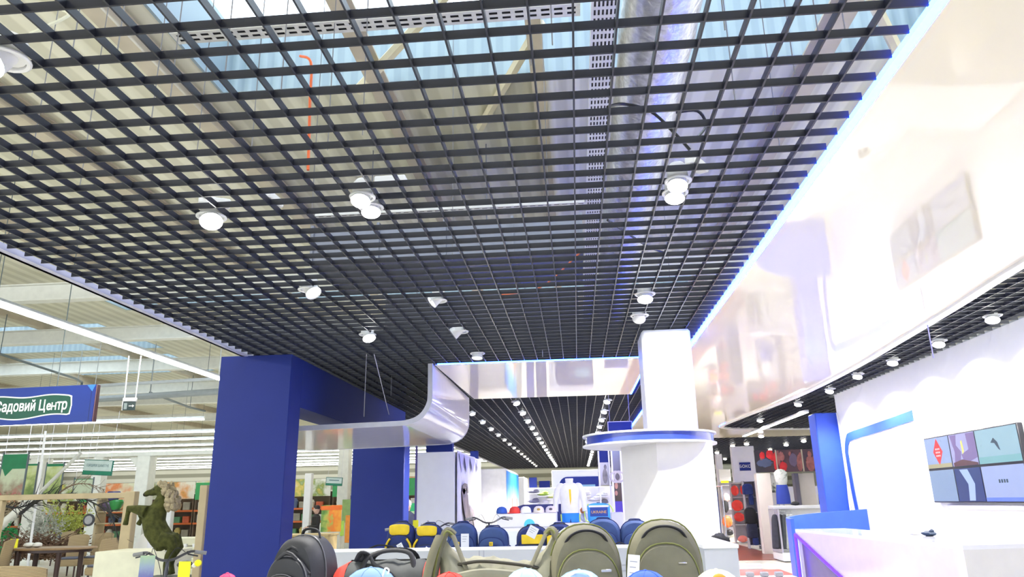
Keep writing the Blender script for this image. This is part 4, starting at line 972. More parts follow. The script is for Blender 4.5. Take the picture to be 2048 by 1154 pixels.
# banners
leaf = ramp_mat('leafy_print', [(0, (.05, .12, .03)), (.35, (.22, .30, .08)), (.6, (.55, .62, .25)), (1, (.75, .78, .6))], 'Z', -.8, .8, .6, 1.1, 4.0)
flower = ramp_mat('flower_print', [(0, (.45, .02, .06)), (.3, (.35, .3, .2)), (.55, (.55, .6, .42)), (1, (.6, .7, .5))], 'Z', -.7, .5, .6, .9, 4.5)
def banner(label, x0, x1, y0, y1, Y, m_, green=0):
    a = aty(x0, y0, Y); b_ = aty(x1, y1, Y); w = b_.x-a.x; h = a.z-b_.z
    t = thing('hanging_banner', label, 'banner', ((a.x+b_.x)/2, Y, (a.z+b_.z)/2))
    MB().box(-w/2, w/2, 0, .02, -h/2, h/2).build('print', m_, t, smooth=False)
    MB().box(-w/2-.03, -w/2, -.01, .03, -h/2, h/2+.05).build('side_frame', DKPIPE, t, smooth=False); MB().box(w/2, w/2+.03, -.01, .03, -h/2, h/2+.05).build('side_frame', DKPIPE, t, smooth=False)
    if green: 
        MB().box(-w/2, w/2, -.006, 0, h/2-h*green, h/2).build('green_top', mat('banner_green', (.015, .20, .08), .6, vary=.08), t, smooth=False)
        if green > .3: MB().prism([(-w*.45, h/2-h*green), (-w*.05, h/2-h*green), (-w*.3, h/2-h*green-.18)], 1, -.006, 0).build('green_point', MATS['banner_green'], t, smooth=False)
    m2 = MB(); [m2.cone((q*w*.45, 0, h/2), (q*w*.45, 0, h/2+(4.4-t.location.z-h/2)), .006, .006, 5) for q in (-1, 1)]; m2.build('wire', WIRE, t)
banner('tall banner with plain green top and red flower print at the left edge', 8, 43, 909, 990, 18, flower, .36)
banner('narrow leafy banner between the flower banner and the far left column', 50, 66, 928, 990, 21, leaf, .06)
banner('leafy banner with green top right of the far left column', 95, 118, 928, 992, 21, leaf, .08)
banner('brownish foliage picture left of the small green hanging sign column', 150, 182, 958, 992, 24, flower, .04)
# shelving at the back of the garden centre
def photo(name, stops, sc=2.5): return ramp_mat(name, stops, 'X', -1.3, 1.3, .6, 1.6, sc)
prints = [photo('print_a', [(0, (.8, .8, .75)), (.4, (.30, .33, .15)), (.6, (.8, .35, .1)), (1, (.85, .82, .7))]), photo('print_b', [(0, (.85, .85, .8)), (.5, (.75, .6, .15)), (.7, (.3, .4, .12)), (1, (.9, .9, .85))]), photo('print_c', [(0, (.7, .62, .45)), (.5, (.8, .25, .08)), (1, (.8, .8, .6))])]
ORG = mat('orange_shelf_edge', (.62, .14, .03), .5); GRN = mat('green_panel', (.05, .36, .12), .5); SHB = mat('shelf_brown', (.13, .09, .06), .6); SHG = mat('shelf_grey', (.55, .55, .48), .5)
goods = [mat('goods_%d' % i, c_, .5, vary=.15) for i, c_ in enumerate([(.6, .12, .05), (.75, .72, .6), (.1, .25, .12), (.7, .55, .2), (.35, .32, .25), (.12, .16, .28), (.8, .8, .76), (.5, .3, .12)])]
g0 = []
for i, m_ in enumerate(goods):
    mb = MB()
    if i % 2: mb.lathe([(.10, 0), (.14, .18), (.15, .27), (.11, .30), (.09, .36), (.02, .38)], n=10)
    else: mb.rbox(-.16, .16, -.12, .12, 0, .32, .02)
    o = mb.build('goods_pack', m_); tag(o, ['red', 'cream', 'dark green', 'mustard', 'grey-brown', 'dark blue', 'white', 'brown'][i]+' packaged garden goods on the far garden shelving', 'goods', 'garden goods on the far shelving'); g0.append([o, True])
def place_goods(x, y, z, i, s_=1.0):
    o, fresh = g0[i]
    if fresh: g0[i][1] = False; c_ = o
    else: c_ = o.copy(); COL.objects.link(c_)
    c_.location = (x, y, z); c_.scale = (s_, s_, s_*random.uniform(.8, 1.15)); c_.rotation_euler = (0, 0, random.uniform(-.2, .2))
def garden_shelf(label, x, y, w=2.7, hdr=0, g=True):
    t = thing('garden_shelf', label, 'shelving unit', (x, y, 0))
    for q in (-w/2, w/2-.06): MB().box(q, q+.06, -.3, .3, 0, 2.2).build('upright', SHB, t, smooth=False)
    MB().box(-w/2, w/2, .28, .3, 0, 2.2).build('back_panel', SHB, t, smooth=False)
    for z in (.35, .95, 1.5): 
        s_ = MB().box(-w/2, w/2, -.3, .3, z-.03, z).build('shelf', SHG, t, smooth=False); MB().box(-w/2, w/2, -.32, -.3, z-.07, z+.01).build('price_rail', ORG if z > .9 else SHG, s_, smooth=False)
    MB().box(-w/2, w/2, -.32, -.28, 2.0, 2.75).build('header_print', prints[hdr % 3], t, smooth=False)
    if g: MB().box(-w*.5, -w*.22, -.33, -.32, 1.95, 2.7).build('green_header', GRN, t, smooth=False)
    for z in (.35, .95, 1.5):
        k = -w/2+.25
        while k < w/2-.2: place_goods(x+k, y-.05, z, random.randrange(8)); k += random.uniform(.36, .46)
xs = [aty(px, 1000, 33).x for px in (20, 110, 200, 260, 370, 420)]
labs = ['garden shelving unit at the left edge behind the dried branches', 'garden shelving unit behind the far left cream column', 'garden shelving unit behind the bare branch', 'garden shelving unit behind the wooden pergola post', 'garden shelving with red shelves between the horse and the blue portal', 'garden shelving unit mostly hidden by the blue portal column']
X = -28.5
for i in range(5):
    garden_shelf(labs[i], -27.0+i*2.75, 33.5, hdr=i, g=i % 2 == 0)
garden_shelf('garden shelving seen through the gateway, behind the white slim column', -12.4, 33.5, 2.7, 1); garden_shelf('garden shelving seen through the gateway, behind the cream column', -9.6, 33.5, 2.7, 0); garden_shelf('garden shelving seen between the blue column and the white display wall', -6.6, 33.5, 2.6, 2)
# bits in the gateway gap
def boxthing(name, label, cat, px, py, Y, w, d, h, m_, ground=False, par=None):
    p = aty(px, py, Y); z = p.z if 'card' in name else 0
    t = thing(name, label, cat, (p.x, Y, z)); z1 = 0 if z or ground else max(0, p.z); MB().rbox(-w/2, w/2, -d/2, d/2, z1, z1+h, .01).build('body', m_, t)
    if z1 > .05: MB().rbox(-w/2-.02, w/2+.02, -d/2, d/2, 0, z1-.002, .005).build('stand', SHG, t)
    return t
p = aty(661, 1054, 22)
t = thing('print_stand', 'large orange and red vegetable print on a low stand in the gateway gap', 'poster stand', (p.x, 22, 0))
MB().box(-.30, .30, 0, .05, .85, 1.5+.1).build('print', ramp_mat('carrot_print', [(0, (.1, .25, .05)), (.35, (.45, .5, .1)), (.55, (.85, .22, .03)), (1, (.9, .4, .05))], 'X', -.3, .3, .6, 1.2, 6), t, smooth=False)
MB().box(-.31, .31, -.01, .06, 1.46, 1.58).build('orange_header', mat('orange_board', (.8, .16, .02), .5), t, smooth=False); MB().box(-.28, .28, 0, .05, 0, .85).build('base', SHG, t, smooth=False)
# pallet table
p = aty(618, 1056, 18)
t = thing('pallet_table', 'wooden slatted pallet table in the gateway gap above the black backpack', 'table', (p.x, 18, 0))
MB().rbox(-.62, .62, -.4, .4, .90, .95, .01).build('top', mat('pine', (.50, .38, .18), .6, vary=.2), t)
for k in range(7): MB().box(-.6+k*.19, -.53+k*.19, -.38, -.36, .30, .90).build('slat', MATS['pine'], t, smooth=False)
for q in (-1, 1): MB().box(q*.55-.04, q*.55+.04, -.35, .35, 0, .90).build('leg', MATS['pine'], t, smooth=False)
# dark figure on the pallet
def figure(name, label, cat, loc, H, rz, skin, jacket, trousers, hat=None, standing=True):
    t = thing(name, label, cat, loc, rz); k = H/1.75
    mb = MB()
    mb.blob((0, 0, 1.62*k), (.078*k, .095*k, .12*k), 14); mb.cone((0, 0, 1.42*k), (0, 0, 1.56*k), .055*k, .05*k, 10)
    mb.blob((0, -.098*k, 1.61*k), (.014*k, .022*k, .025*k), 8)
    for s_ in (-1, 1):
        mb.blob((s_*.08*k, 0, 1.62*k), (.015*k, .02*k, .03*k), 8)
        hx = s_*.20*k; hy = -.26*k; hz = 1.10*k
        mb.blob((hx*.8, hy, hz), (.035*k, .05*k, .03*k), 10)
        for f_ in range(4): mb.tube([(hx*.8+(f_-1.5)*.016*k, hy-.03*k, hz), (hx*.8+(f_-1.5)*.016*k, hy-.075*k, hz-.01*k), (hx*.8+(f_-1.5)*.015*k, hy-.095*k, hz-.035*k)], .0085*k, 6)
        mb.tube([(hx*.8-s_*.03*k, hy, hz), (hx*.8-s_*.055*k, hy-.04*k, hz-.005*k)], .010*k, 6)
    for s_ in (-1, 1): mb.tube([(s_*.09*k, 0, .9*k), (s_*.10*k, .0, .5*k), (s_*.10*k, .01, .06*k)], [.085*k, .055*k, .04*k], 10)
    mb.blob((0, 0, 1.1*k), (.15*k, .10*k, .3*k), 14)
    mb.build('body', skin, t)
    j = MB(); j.lathe([(.16*k, .88*k), (.175*k, 1.0*k), (.17*k, 1.15*k), (.20*k, 1.33*k), (.19*k, 1.42*k), (.09*k, 1.49*k), (.07*k, 1.5*k)], n=18, M=Matrix.Diagonal((1, .68, 1, 1)))
    for s_ in (-1, 1): j.tube([(s_*.18*k, 0, 1.40*k), (s_*.25*k, .02, 1.15*k), (s_*.17*k, -.22*k, 1.11*k)], [.065*k, .055*k, .042*k], 10)
    j.build('jacket', jacket, t)
    r_ = MB()
    for s_ in (-1, 1): r_.tube([(s_*.085*k, 0, .98*k), (s_*.10*k, 0, .5*k), (s_*.105*k, .01, .08*k)], [.105*k, .075*k, .06*k], 12)
    r_.build('trousers', trousers, t)
    for s_ in (-1, 1): MB().blob((s_*.105*k, -.05*k, .035*k), (.05*k, .13*k, .04*k), 10).build('shoe', DARK, t)
    f_ = MB(); [f_.blob((s_*.03*k, -.088*k, 1.645*k), (.010*k, .006*k, .007*k), 6) for s_ in (-1, 1)]; f_.box(-.025*k, .025*k, -.095*k, -.088*k, 1.56*k, 1.566*k); f_.build('eyes_and_mouth', DARK, t)
    if hat: MB().lathe([(.095*k, 1.64*k), (.105*k, 1.68*k), (.09*k, 1.75*k), (.045*k, 1.79*k), (.001, 1.80*k)], n=16).build('knit_hat', hat, t)
    else: MB().lathe([(.088*k, 1.64*k), (.095*k, 1.70*k), (.07*k, 1.75*k), (.001, 1.765*k)], n=16, M=Matrix.Translation((0, .012, 0))).build('hair', mat('hair_dark', (.03, .02, .015), .6), t)
    return t
SK = mat('skin', (.55, .34, .25), .5)
figure('person', 'person in dark clothes standing in the garden department, seen in the gateway gap', 'person', (aty(632, 1040, 21).x, 21, 0), 1.60, -1.1, SK, mat('jacket_black', (.015, .013, .012), .7), mat('trousers_black', (.02, .018, .016), .7))
figure('person', 'person in a grey knit hat and navy jacket beside the far blue column', 'person', (aty(815, 1040, 19).x, 19, 0), 1.66, .9, SK, mat('jacket_navy', (.015, .02, .05), .7), mat('trousers_navy', (.02, .025, .05), .7), mat('knit_grey', (.28, .28, .29), .8))
for l, px, py, Y, w, d, h, c_ in [('lime green crate on the floor in the gateway gap', 660, 1092, 24, .62, .4, .36, (.12, .5, .03)), ('white heaped sack beside the green crate', 655, 1074, 23.5, .5, .4, .42, (.75, .75, .7)), ('yellow-green sack next to the cream column', 675, 1072, 23.8, .32, .3, .45, (.45, .75, .1)), ('orange box right of the cream column', 700, 1085, 26, .3, .3, .9, (.85, .3, .04)), ('green leaf print box right of the cream column', 699, 1045, 27, .5, .3, .8, (.3, .45, .15))]:
    boxthing('crate' if 'crate' in l else ('sack' if 'sack' in l else 'carton'), l, 'container', px, py, Y, w, d, h, mat('bx_%d' % px+str(py), c_, .5, vary=.15))
for l, px, py, Y, w, d, h, c_ in [('green bucket stack behind the person with the grey hat', 834, 1030, 21, .40, .3, .32, (.03, .42, .16)), ('pale green sack below the green buckets', 838, 1050, 20.5, .44, .3, .36, (.4, .6, .3)), ('small yellow price card among the handlebars', 831, 1056, 12, .09, .01, .12, (.85, .8, .02)), ('dark blue bottle carton beside the purple panel edge', 850, 1035, 20, .22, .3, .35, (.04, .06, .3))]:
    boxthing('bucket' if 'bucket' in l else ('price_card' if 'card' in l else 'carton'), l, 'container' if 'card' not in l else 'price card', px, py, Y, w, d, h, mat('by_%d' % px+str(py), c_, .5, vary=.1))
# display with lettered white boxes behind the horse
p = aty(378, 1120, 15.5)
t = thing('white_display_rack', 'cream stepped display rack between the horse and the blue portal', 'display rack', (p.x, 15.5, 0))
CRM = mat('cream_board', (.80, .78, .60), .5, vary=.05)
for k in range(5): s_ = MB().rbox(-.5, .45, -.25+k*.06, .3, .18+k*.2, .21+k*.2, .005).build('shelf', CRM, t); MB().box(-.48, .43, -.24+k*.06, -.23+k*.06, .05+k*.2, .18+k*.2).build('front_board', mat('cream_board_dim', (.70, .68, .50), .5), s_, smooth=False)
for k in range(4):
    for q in range(5):
        mb = MB().cone((0, 0, 0), (0, 0, .07), .035, .045, 10); o = mb.build('white_pot', LAMPW, loc=(p.x-.38+q*.19+.03*k, 15.5-.19+k*.06, .211+.2*k+.2*0+.0)); tag(o, 'small white pot on the cream stepped rack', 'pot', 'white pots on the stepped rack')
t = thing('plinth', 'pale wide plinth with mint base in front of the horse', 'plinth', (aty(285, 1120, 12.8).x, 12.8, 0))
MB().rbox(-.62, .62, -.4, .5, .45, .92, .01).build('upper_box', CRM, t); MB().rbox(-.66, .66, -.44, .54, 0, .45, .01).build('base', mat('mint_board', (.62, .80, .66), .5), t); 
t2 = thing('white_heap', 'white crumpled foil bags heaped behind the horse belly', 'bags', (aty(295, 1075, 14).x, 14, 0))
MB().blob((0, 0, .55), (.28, .25, .6), 12, nz=.12, seed=12).build('heap', LAMPW, t2)
# wooden pergola
WOODP = mat('pale_wood', (.50, .40, .24), .6, vary=.12, scale=3)
t = thing('wooden_pergola', 'pale wooden frame with broad post left of the horse and a low beam', 'frame', (aty(252, 1080, 13.5).x, 13.5, 0))
MB().rbox(-.09, .11, -.08, .08, 0, aty(255, 983, 13.5).z, .01).build('post', WOODP, t); MB().rbox(-2.6, -.05, -.05, .05, 1.80, 1.90, .01).build('beam', WOODP, t)
MB().add([(-.12, -.06, 0), (-.02, -.06, 0), (.02, -.06, 1.1), (-.06, -.06, 1.1), (-.12, .06, 0), (-.02, .06, 0), (.02, .06, 1.1), (-.06, .06, 1.1)], [(0, 1, 2, 3), (7, 6, 5, 4), (0, 4, 5, 1), (1, 5, 6, 2), (2, 6, 7, 3), (3, 7, 4, 0)]).build('brace', WOODP, t, smooth=False); MB().rbox(-2.62, -2.5, -.06, .06, 0, 1.80, .01).build('post', WOODP, t)
t = thing('wooden_post', 'pale wooden post standing right beside the near blue portal column', 'post', (aty(402, 1050, 11.2).x, 11.2, 0))
MB().rbox(-.05, .07, -.05, .05, 0, 1.93, .008).build('post', WOODP, t); MB().rbox(-.09, .11, -.09, .09, 0, .05, .01).build('foot', WOODP, t)
# rearing horse topiary (one continuous mossy body through a voxel remesh)
def hp(x, y, dy=0): v = aty(x, y, 12.0); return Vector((v.x, 12.0+dy, v.z))
base = hp(335, 1150); base.z = 0
t = thing('horse_topiary', 'rearing horse figure covered with green moss with a woolly beige mane', 'horse figure', (base.x, 12.0, 0))
def loc(v): return (v.x-base.x, v.y-12.0, v.z)
mb = MB()
mb.tube([loc(hp(x, y)) for x, y in [(328, 995), (318, 1020), (307, 1040), (312, 1060), (322, 1075), (332, 1088)]], [.10, .13, .185, .185, .18, .17], 16)
mb.tube([loc(hp(x, y)) for x, y in [(310, 1036), (318, 1012), (326, 992), (322, 978)]], [.17, .12, .09, .075], 14)
mb.tube([loc(hp(x, y)) for x, y in [(328, 976), (316, 980), (304, 985), (294, 986)]], [.085, .082, .058, .045], 14)
mb.blob(loc(hp(293, 988)), (.05, .045, .045), 10); mb.blob(loc(hp(321, 965)), (.018, .02, .05), 8)
for dy in (-.09, .09):
    mb.tube([loc(hp(x, y, dy)) for x, y in ([(300, 1024), (282, 1019), (264, 1017), (261, 1032), (257, 1050)] if dy < 0 else [(300, 1030), (285, 1026), (272, 1026), (277, 1038), (270, 1050)])], [.11, .075, .055, .035, .045], 10)
    mb.tube([loc(hp(x, y, dy)) for x, y in [(330, 1082), (346, 1083), (352, 1095), (341, 1112), (337, 1130), (338, 1150)]], [.16, .12, .075, .05, .04, .05], 10)
mb.tube([loc(hp(340, 1075)), loc(hp(352, 1070)), loc(hp(356, 1085)), loc(hp(352, 1105))], [.05, .05, .04, .02], 8)
hb = mb.build('body', mat('moss', (.065, .07, .015), .95, vary=.45, scale=14, bump=1.0), t)
rm = hb.modifiers.new('remesh', 'REMESH'); rm.mode = 'VOXEL'; rm.voxel_size = .016; rm.use_smooth_shade = True
mb = MB(); rnd = random.Random(3)
for k in range(64):
    u = rnd.random(); c_ = loc(hp(331+15*math.sin(u*2.4)+rnd.uniform(-8, 6), 968+u*50+rnd.uniform(-3, 3), rnd.uniform(-.10, .10))); mb.blob(c_, (.052, .052, .055), 7, nz=.2, seed=k)
mb.build('mane', mat('wool_beige', (.42, .35, .22), .95, vary=.3, scale=20, bump=.8), t)
MB().blob(loc(hp(291, 989)), (.035, .05, .035), 8).build('muzzle', mat('muzzle_dark', (.04, .035, .02), .8), t)
MB().blob(loc(hp(312, 979, -.075)), (.012, .01, .012), 6).build('eye', DARK, t)
z15 = hp(337, 1150).z
MB().rbox(-.35, .35, -.3, .3, 0, max(.1, z15-.02), .02).build('plinth', mat('dark_plinth', (.12, .13, .11), .7), t)
# wicker furniture
WK = wave_mat('wicker', (.42, .30, .16), (.56, .43, .25), 'Z', 22, .7); LEGB = mat('dark_wood', (.06, .03, .025), .4); CUSH = mat('grey_cushion', (.14, .15, .20), .8)
def wicker(label, loc_, rz, W_=.56, Hb=1.0, arm=False, wide=1):
    t = thing('wicker_chair', label, 'chair', loc_, rz)
    W2 = W_*wide/2
    n = 10; vs = []
    for i in range(n+1):
        a = -1.15+2.3*i/n; x = W2*1.02*math.sin(a)/math.sin(1.15); y = .26-.16*(1-math.cos(a))
        for z, k in ((.40, 0), (Hb*.8, .03), (Hb, .06)):
            for q in (0, .03): vs.append((x, y+k-q, z-.05*(abs(a)/1.15)**2*(z > .5)))
    fs = []
    for i in range(n):
        o = i*6; b1 = o+6
        for a, b in ((0, 2), (2, 4)): fs += [(o+a, b1+a, b1+b, o+b), (o+a+1, o+b+1, b1+b+1, b1+a+1)]
        fs += [(o+4, b1+4, b1+5, o+5), (o, o+1, b1+1, b1)]
    fs += [(0, 2, 3, 1), (2, 4, 5, 3), (n*6, n*6+1, n*6+3, n*6+2), (n*6+2, n*6+3, n*6+5, n*6+4)]
    MB().add(vs, fs).build('backrest', WK, t)
    MB().rbox(-W2, W2, -.27, .25, .26, .42, .03).build('seat', WK, t); MB().rbox(-W2+.03, W2-.03, -.25, .2, .42, .47, .02).build('cushion', CUSH, t)
    if arm:
        for s_ in (-1, 1): MB().rbox(s_*W2-.04, s_*W2+.04, -.27, .22, .30, .66, .03).build('armrest', WK, t)
    for sx in (-1, 1):
        for sy in (-1, 1): MB().cone((sx*(W2-.05), sy*.21, 0), (sx*(W2-.06), sy*.19, .30), .018, .024, 8).build('leg', LEGB, t)
    return t
wicker('wicker chair with curved back turned towards the table, right of the round table', (aty(215, 1100, 16).x, 16, 0), 1.15+PI, .6, 1.02)
wicker('wicker armchair with long low back at the bottom left corner', (aty(52, 1130, 9.7).x, 9.7, 0), PI+.1, .80, .93, True)
wicker('wicker chair cut by the left edge behind the table', (aty(-16, 1085, 16.2).x, 16.4, 0), -1.2, .56, 1.0)
wicker('wicker chair back just behind the table, left of the one with the metal tray', (aty(140, 1075, 18.4).x, 18.6, 0), .1, .5, 1.0)
wicker('wicker chair back behind the right end of the table', (aty(190, 1065, 18.8).x, 19.0, 0), -.1, .5, 1.02)
wicker('distant small wicker chair back among the shrubs', (aty(133, 1045, 22.4).x, 22.4, 0), 0, .47, .98)
p = aty(108, 1090, 17)
t = thing('dining_table', 'brown wooden garden dining table with dark legs between the wicker chairs', 'table', (p.x, 17, 0))
MB().lathe([(1.0, .74), (1.02, .76), (1.0, .785), (.001, .785)], n=32, M=Matrix.Diagonal((1.0, .55, 1, 1))).build('table_top', mat('teak', (.30, .19, .10), .5, vary=.15), t)
MB().lathe([(.9, .68), (.9, .74)], n=24, M=Matrix.Diagonal((1, .5, 1, 1))).build('apron', LEGB, t)
for sx, sy in ((-.62, -.3), (.38, -.32), (-.62, .3), (.5, .3)): MB().cone((sx, sy, 0), (sx, sy, .72), .05, .06, 8).build('leg', LEGB, t)
tz = .787
for l, px, c_, r_ in [('white round plate pile left on the dining table', 62, (.85, .85, .8), .12), ('white bowl beside the plate pile on the dining table', 78, (.88, .88, .85), .10)]:
    t = thing('plate_pile' if 'pile' in l else 'bowl', l, 'dishes', (aty(px, 1088, 17).x, 16.95, tz)); MB().lathe([(.3*r_, 0), (r_, .03), (r_*1.05, .05), (r_*.9, .09), (r_*.4, .11), (.001, .115)], n=18).build('dish', mat('porcelain', c_, .25), t)
t = thing('price_card', 'yellow price card standing on the dining table', 'price card', (aty(34, 1085, 17).x, 16.9, tz)); MB().box(-.10, .10, 0, .006, 0, .20).build('card', mat('price_yellow', (.80, .75, .01), .5, emis=.15), t, smooth=False)
t = thing('round_tray', 'dark round hanging tray with pale pattern above a wicker chair', 'tray', tuple(aty(177, 1040, 19.5))); MB().cone((0, 0, 0), (0, .03, 0), .16, .16, 24).build('rim', DARK, t); MB().cone((0, -.01, 0), (0, 0, 0), .11, .11, 20).build('pattern', mat('tray_grey', (.4, .4, .42), .5), t); MB().cone((0, .02, .1), (0, .02, 1.5), .003, .003, 5).build('wire', WIRE, t)
# dried shrub, bare branch, leafy plants
def twigs(name, label, cat, c_, R_, n_, col, r=.006, kind=None, seed=1, leaf=0):
    rnd = random.Random(seed); mb = MB()
    for k in range(n_):
        a = rnd.uniform(0, 2*PI); e = rnd.uniform(-.2, 1.2); L = rnd.uniform(.4, 1)
        p0 = Vector((rnd.uniform(-.5, .5)*R_[0], rnd.uniform(-.5, .5)*R_[1], rnd.uniform(0, .4)*R_[2])); d = Vector((math.cos(a)*R_[0]*.6, math.sin(a)*R_[1]*.6, math.sin(e)*R_[2]*.7))*L
        p1 = p0+d*.5+Vector((0, 0, .05*R_[2])); p2 = p0+d
        mb.tube([p0, p1, p2], [r, r*.8, r*.4], 4)
        for q in range(leaf): f = rnd.random(); mb.blob(p0+(p2-p0)*f+Vector((rnd.uniform(-.03, .03), rnd.uniform(-.03, .03), rnd.uniform(-.03, .03))), (.035, .035, .02), 5)
    if 'leafy' in name: mb.cone((0, 0, -c_[2]), (0, 0, R_[2]*.3), r*2.5, r*1.5, 6)
    o = mb.build(name, col, smooth=False, loc=c_); return tag(o, label, cat, None, kind)
twigs('dried_shrub_heap', 'wide heap of brown dried shrubs behind the dining table', 'dried shrubs', (aty(62, 1075, 19).x, 19.5, .35), (1.5, .5, .9), 420, mat('dried_brown', (.16, .09, .055), .8), .012, seed=2, leaf=2)
twigs('leafy_shrub', 'yellow-green leafy shrub behind the bare branch', 'shrub', (aty(135, 1030, 24).x, 24, .8), (.9, .5, 1.4), 130, mat('leaf_yellowgreen', (.45, .48, .10), .7), .01, seed=4, leaf=4)
twigs('leafy_shrub', 'grey-white flowering shrub left of the yellow-green one', 'shrub', (aty(92, 1030, 23).x, 23, .6), (.8, .5, 1.5), 110, mat('leaf_grey', (.42, .42, .36), .7), .01, seed=5, leaf=4)
twigs('leafy_shrub', 'pale brownish bushy plant at the left edge under the banner', 'shrub', (aty(8, 1000, 17).x, 17, 1.4), (.5, .4, .8), 120, mat('leaf_taupe', (.30, .24, .15), .8), .008, seed=6, leaf=3)
twigs('leafy_shrub', 'green plant at the left edge beside the thick diagonal pole', 'shrub', (aty(8, 1060, 20).x, 20, .9), (.5, .3, .5), 60, mat('leaf_green', (.03, .28, .08), .7), .01, seed=9, leaf=4)
def branch(label, pts, r0, col, seed, Y):
    rnd = random.Random(seed); mb = MB(); P = [aty(x, y, Y) for x, y in pts]; sm = smoothpath([tuple(v) for v in P], 5); n_ = len(sm)
    mb.tube(sm, [r0*(1-.8*i/n_) for i in range(n_)], 6)
    for i in range(3, n_-1, 1):
        for q in range(2):
            v = Vector(sm[i]); d = (Vector(sm[min(i+1, n_-1)])-Vector(sm[i-1])).normalized(); a = rnd.uniform(-1, 1)
            dd = (d+Vector((rnd.uniform(-.6, .6), rnd.uniform(-.4, .4), rnd.uniform(-1, 1)))).normalized()*rnd.uniform(.15, .45)
            mb.tube([v, v+dd*.5+Vector((0, 0, rnd.uniform(-.05, .05))), v+dd], [r0*.3, r0*.2, r0*.08], 4)
    return tag(mb.build('bare_branch', col), label, 'branch')
DKB = mat('dark_bark', (.035, .035, .035), .7)
branch('long dark bare branch sweeping right above the wicker chairs', [(40, 1028), (75, 1002), (115, 990), (155, 993), (195, 1010), (232, 1032)], .035, DKB, 3, 14)
branch('dark bare branch arching at the left edge', [(0, 1008), (25, 1015), (50, 1012), (70, 1000)], .03, DKB, 5, 14)
branch('pale brown twiggy branch reaching right over the pergola beam', [(100, 1000), (140, 972), (175, 968), (210, 980)], .02, mat('pale_bark', (.20, .14, .09), .8), 8, 15)
branch('small bare twig hanging down before the pergola post', [(212, 1005), (222, 1030), (232, 1060), (240, 1085)], .018, DKB, 10, 13.5)
for l, px, py, Y, c_ in [('shiny dark blue glazed pot on the shelf left of the pergola post', 226, 993, 20, (.06, .06, .22)), ('dark violet glazed pot below the blue one', 216, 1015, 20, (.12, .08, .15)), ('green pot beside the dark violet pot', 231, 1010, 20, (.04, .3, .08))]:
    t = thing('glazed_pot', l, 'pot', tuple(aty(px, py+10, Y))); MB().lathe([(.10, 0), (.17, .12), (.19, .22), (.16, .27), (.14, .27)], n=16).build('pot', mat('glaze_%d' % px, c_, .2, coat=.5), t)
t = thing('pot_shelf', 'tan shelf stand carrying the glazed pots', 'shelf', (aty(222, 1100, 20).x, 20, 0))
for z in (1.25, 1.56): MB().box(-.45, .4, -.2, .2, z-.03, z).build('shelf', WOODP, t, smooth=False)
for q in (-.45, .36): MB().box(q, q+.05, -.2, .2, 0, 1.9).build('upright', WOODP, t, smooth=False)

# ================================================================== BICYCLES
TYRE = mat('tyre', (.015, .015, .015), .7); CHR = mat('alloy', (.6, .6, .62), .25, metal=.9)
def bicycle(label, loc_, rz, col, group=None, card=None):
    t = thing('bicycle', label, 'bicycle', loc_, rz)     # local +X forward
    fr_ = mat('bike_%02d%02d' % (int(col[0]*99), int(col[2]*99)), col, .3, coat=.4)
    for x in (-.52, .52):
        w = MB(); w.tube([(x+.33*math.cos(a), 0, .34+.33*math.sin(a)) for a in [2*PI*k/28 for k in range(28)]], .02, 8, closed=True); wh = w.build('wheel', TYRE, t)
        s_ = MB(); [s_.cone((x, 0, .34), (x+.31*math.cos(a), 0, .34+.31*math.sin(a)), .0015, .0015, 4) for a in [2*PI*k/18 for k in range(18)]]; s_.cone((x, -.04, .34), (x, .04, .34), .025, .025, 10); s_.build('spokes', CHR, wh)
    f = MB(); bb = (-.10, 0, .32); st = (-.24, 0, .80); ht = (.33, 0, .82); hb_ = (.37, 0, .68)
    for a, b in ((bb, st), (st, ht), (bb, hb_), (ht, hb_)): f.cone(a, b, .018, .018, 10)
    for s_ in (-1, 1): f.cone((-.52, s_*.05, .34), bb, .010, .010, 8); f.cone((-.52, s_*.05, .34), st, .008, .008, 8)
    f.build('frame', fr_, t)
    k = MB(); [k.tube([(.37, s_*.02, .68), (.40, s_*.05, .60), (.52, s_*.05, .34)], .013, 8) for s_ in (-1, 1)]; k.build('fork', fr_, t)
    h = MB(); h.cone(ht, (.30, 0, 1.02), .016, .016, 10); h.tube(smoothpath([(.24, -.31, 1.08), (.28, -.20, 1.10), (.33, -.07, 1.04), (.34, 0, 1.03), (.33, .07, 1.04), (.28, .20, 1.10), (.24, .31, 1.08)], 5), .012, 8)
    hd = h.build('handlebar', mat('bar_grey', (.08, .08, .09), .3, metal=.6), t)
    for s_ in (-1, 1):
        MB().cone((.27, s_*.23, 1.095), (.235, s_*.33, 1.08), .018, .018, 10).build('grip', mat('grip_grey', (.22, .22, .22), .6), hd)
        MB().tube([(.29, s_*.17, 1.10), (.34, s_*.19, 1.08), (.33, s_*.28, 1.06)], .007, 6).build('brake_lever', DARK, hd)
        c_ = MB(); c_.tube(smoothpath([(.30, s_*.15, 1.10), (.42, s_*.10, 1.14), (.44, s_*.03, 1.0), (.40, 0, .85)], 5), .003, 5); c_.build('cable', DARK, hd)
    s2 = MB(); s2.cone(st, (-.27, 0, .93), .014, .014, 8); s2.build('seat_post', CHR, t)
    MB().blob((-.28, 0, .95), (.13, .07, .035), 12).build('saddle', DARK, t)
    cr = MB(); cr.cone((-.10, -.05, .32), (-.10, .06, .32), .09, .09, 16); cr.box(-.115, -.085, .06, .08, .15, .32); cr.box(-.115, -.085, -.08, -.06, .32, .49); cr.build('crankset', CHR, t)
    return t
p = aty(338, 1110, 7.1)
t = bicycle('bicycle with grey handlebar, blue leaflet and yellow card, in front of the horse', (p.x-.05, 7.35, .10), -PI/2+.25, (.02, .02, .025))
